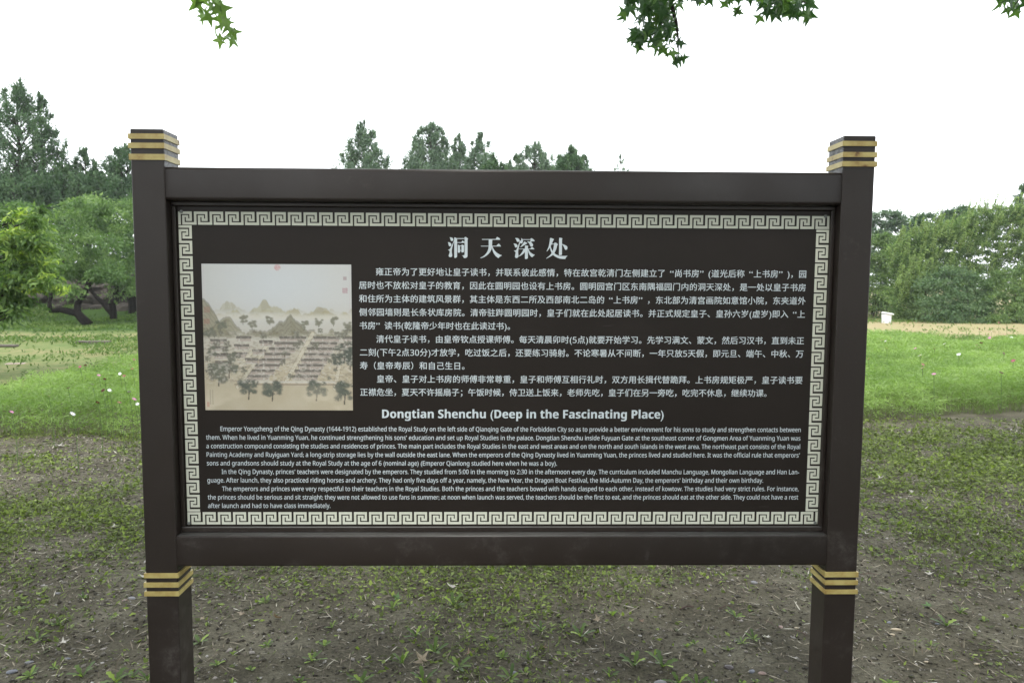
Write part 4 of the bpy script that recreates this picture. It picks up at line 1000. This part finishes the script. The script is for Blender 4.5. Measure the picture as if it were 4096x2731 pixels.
# white slab corner at the bottom edge
P = onz(3690, 2748); s_ = MB(); s_.box(-.075, .09, -.12, .06, -.01, .022, .004)
o = s_.build('paving_slab', simple('white_marble', [(.3, (.40,.40,.38)), (.7, (.50,.50,.47))], 12, .5), None, loc=(P.x, P.y-.03, gz(P.x, P.y))); o.rotation_euler = (0, 0, .12)
props(o, 'corner of a white stone slab at the bottom edge right of the right post', 'slab')
# dry leaves
dry = {'brown': leafmat('dry_brown_leaf', [(0, (.13,.085,.06)), (1, (.22,.15,.11))], .15, .7), 'tan': leafmat('dry_tan_leaf', [(0, (.22,.175,.13)), (1, (.32,.27,.21))], .15, .7),
       'whitish': leafmat('dry_pale_leaf', [(0, (.34,.32,.28)), (1, (.48,.46,.42))], .15, .7), 'green': leafmat('fallen_green_leaf', [(0, (.07,.14,.05)), (1, (.12,.2,.08))], .2, .6)}
dm = {}
for c_, m_ in dry.items():
    V, F = star_leaf(-.22); V = [(x, y, z*1.0+.06*math.sin(7*x)+.05*math.cos(6*y)) for x, y, z in V]; dm[c_] = mk('leaf', V, F, m_, tint=[.2+.6*(i % 3)/2 for i in range(len(F))])
for (x, y, wpx, c_, lab) in [
 (1810,2336,72,'whitish','greyish white curled dry leaf just below the middle of the board'),
 (1689,2636,92,'tan','biggest tan dry leaf lying below the middle of the board'),
 (1874,2616,74,'brown','reddish brown dry leaf right of the biggest tan one'),
 (2170,2586,56,'brown','brown dry leaf among the weeds below the board right of centre'),
 (2391,2472,44,'tan','small tan dry leaf below the board towards its right half'),
 (1103,2470,62,'brown','crumpled brown dry leaf between the left post and the centre'),
 (966,2458,44,'tan','narrow tan dry leaf left of the crumpled brown one'),
 (809,2484,32,'tan','small mauve tan dry leaf right beside the left post'),
 (3906,2124,58,'whitish','long whitish dry leaf on the ground far right'),
 (3738,2180,40,'whitish','whitish dry leaf in the weeds right of the right post'),
 (3720,2288,46,'whitish','whitish dry leaf right of the right post at its band height'),
 (3462,2126,34,'whitish','whitish dry leaf tight against the right post'),
 (3696,2146,38,'whitish','small pale dry leaf above the others right of the right post'),
 (3713,2420,54,'green','fallen green leaf with pale underside right of the right post'),
 (3521,1906,36,'whitish','pale dry leaf high on the ground right of the right post'),
 (3648,1956,30,'whitish','pale leaf flake in the green belt at the right'),
 (253,2580,54,'whitish','pale greenish dry leaf low at the left'),
 (575,2320,40,'whitish','pinkish white dry leaf beside the gold bands of the left post'),
 (460,2116,36,'whitish','white dry leaf in the green belt left of the left post'),
 (237,1787,46,'whitish','white leaf flake near the edge of the flower field at the left'),
 (3070,2552,52,'whitish','broken pale dry leaf beside the right post'),
 (2568,2478,34,'brown','thin brown leaf scrap below the board right of centre'),
 (1590,2380,50,'green','fallen grey green leaf below the board left of its middle')]:
    P = onz(x, y); s_ = wpx/2892.9*(P.y-CAM.y)*1.0
    o = link('dry_leaf' if c_ != 'green' else 'fallen_leaf', dm[c_], None, (P.x, P.y, gz(P.x, P.y)+.012)); o.scale = (s_, s_, s_); o.rotation_euler = (rw.gauss(0, .25), rw.gauss(0, .25), rw.uniform(0, 6.28))
    props(o, lab, 'leaf')
# twigs
twm = simple('twig_bark', [(.3, (.04,.026,.022)), (.7, (.10,.062,.05))], 20, .8)
for (xa, ya, xb, yb, r_, lab) in [
 (2720,2428,2775,2418,.0045,'short reddish twig lying on the bare soil below the board'),
 (2875,2427,2930,2424,.003,'thin dark twig to the right of the short reddish twig'),
 (3185,2524,3234,2550,.0022,'curved dark twig reaching the right post'),
 (2400,2335,2460,2358,.0025,'pale bent twig just below the board right of centre'),
 (3060,2480,3110,2515,.0018,'thin straw coloured stalk left of the right post'),
 (2680,2680,2710,2706,.002,'straight straw stalk at the bottom edge below the board'),
 (3440,2288,3525,2296,.0022,'long pale stalk right of the right post at its band height'),
 (3905,2615,3935,2655,.002,'brown stalk near the lower right corner')]:
    A = onz(xa, ya); Bq = onz(xb, yb); A.z = gz(A.x, A.y)+.008; Bq.z = gz(Bq.x, Bq.y)+.008; m_ = (A+Bq)/2+Vector((0, .006, .006))
    o = MB().tube([Vector((0,0,0)), m_-A, Bq-A], [r_, r_*.9, r_*.5], 6).build('twig', twm, None, loc=A); props(o, lab, 'twig')
# flat stones / plank far left, white bin at right, bank rocks
P = onz(375, 1374); lenp = .80
o = MB().box(-.40, .40, -.10, .10, 0, .07, .01).build('stone_block', simple('weathered_stone', [(.3, (.055,.045,.036)), (.7, (.10,.085,.07))], 5, .85), None, loc=(P.x, P.y, 0)); o.rotation_euler = (0, 0, .05)
props(o, 'long low weathered stone block on the dry grass left of the board', 'stone')
P = onz(18, 1386)
o = MB().box(-.4, .3, -.08, .08, 0, .05, .01).build('stone_block', bpy.data.materials['weathered_stone'], None, loc=(P.x, P.y, 0))
props(o, 'thin low stone strip at the very left edge beyond the field', 'stone')
P = onz(62, 1460)
o = MB().box(-.16, .16, -.08, .08, 0, .035, .012).build('stone_block', st_pink, None, loc=(P.x, P.y, 0)); o.rotation_euler = (0, 0, .25)
props(o, 'flat pinkish stone in the grass at the left edge behind the cosmos', 'stone')
P = onz(3545, 1291); dd = P.y-CAM.y; s_ = .95*dd/2892.9
bw = simple('white_enamel', [(.28, (.45,.40,.36)), (.45, (.70,.70,.69)), (.7, (.76,.77,.78))], 4, .5)
bin_ = empty('waste_bin', (P.x, P.y, gz(P.x, P.y)), 'small white bin with a wide tilted lid standing before the shrubs at the right', 'bin')
MB().tube([(0,0,0),(0,0,.36*s_*100/100+0),(0,0,36*s_)] if False else [(0,0,0),(0,0,18*s_),(0,0,37*s_)], [18*s_, 19*s_, 20*s_], 16).build('body', bw, bin_)
lid = MB().tube([(0,0,0),(0,0,3*s_),(0,0,5*s_)], [25*s_, 25*s_, 22*s_], 16).build('lid', bw, bin_); lid.location = (4*s_, 0, 38*s_); lid.rotation_euler = (0, rad(10), 0)
# rock bank behind the fruit trees
rk = simple('bank_rock', [(.3, (.025,.023,.020)), (.7, (.08,.070,.060))], 3, .95, .03, 8, spec=.08)
rbk = random.Random(6)
import bmesh
def rock_mesh(seed):
    bm = bmesh.new(); bmesh.ops.create_icosphere(bm, subdivisions=2, radius=1); rs = random.Random(seed)
    for v in bm.verts: v.co *= rs.uniform(.78, 1.15)
    me = bpy.data.meshes.new('rock'); bm.to_mesh(me); bm.free(); me.materials.append(rk); return me
RM = [rock_mesh(k) for k in range(4)]
bank = empty('rock_bank', (-17, 30, 0), 'low bank of piled grey brown rocks in the shade behind the fruit trees', 'rocks')
for k in range(104):
    x = -31+k % 26*1.05+rbk.uniform(-.3, .3); lvl = k//26
    o = link('rock', RM[k % 4], bank, (x+17, 1.0+lvl*.5+rbk.uniform(-.3, .3)-1, .25+lvl*.5)); o.scale = (rbk.uniform(.5, .75), .5, rbk.uniform(.3, .45)); o.rotation_euler = (rbk.uniform(-.2, .2), rbk.uniform(-.2, .2), rbk.uniform(0, 6))
# unseen trees added behind the viewer to shade the board and darken its gloss
for i_, (x, y, H_, R_) in enumerate([(-22,-24,4.4,5),(-13,-27,4.8,5.5),(-4,-25,4.3,5),(5,-28,4.9,5.5),(14,-25,4.5,5),(23,-23,4.4,5),(-28,-14,5,4.5),(29,-12,5,4.5)]):
    rng = np.random.default_rng(200+i_)
    root = empty('added_tree', (x, y, 0), ORD[i_]+' of the broad unseen trees added behind the photographer', 'tree', 'unseen trees added behind the viewer')
    MB().tube([(0,0,-.2),(.1,0,1.5),(0,.1,3.2),(0,0,H_*.7)], [.25,.2,.15,.06], 8).build('trunk', bark, root)
    n_ = 46; a_ = rng.random(n_)*6.283; q = R_*np.sqrt(rng.random(n_)); z = .9+(H_-.9)*rng.random(n_)*np.sqrt(np.clip(1-(q/R_)**2, .15, 1))
    cen = np.stack([np.cos(a_)*q, np.sin(a_)*q, z], 1); rr = np.tile([1.3, 1.3, .9], (n_, 1))
    V, F, T_ = clumps(rng, cen, rr, 60, .42, .7); link('crown', mk('crown', V, F, plum, tint=T_*.6), root)['kind'] = 'stuff'

# thin summer haze: one closed box of even, pale air round everything
hm = bpy.data.materials.new('haze_air'); hm.use_nodes = True; n = hm.node_tree; n.nodes.remove(n.nodes['Principled BSDF'])
pv = n.nodes.new('ShaderNodeVolumePrincipled'); pv.inputs['Density'].default_value = .0005; pv.inputs['Color'].default_value = (.97, .98, 1, 1); pv.inputs['Anisotropy'].default_value = .2
n.links.new(pv.outputs[0], n.nodes['Material Output'].inputs['Volume'])
hz = MB().box(-235, 255, -135, 415, -2, 16).build('haze', hm); hz['kind'] = 'stuff'
print('TRIS', sum(len(o.data.polygons)*(2 if len(o.data.polygons) and len(o.data.polygons[0].vertices) == 4 else 1) for o in bpy.data.objects if o.type == 'MESH'))
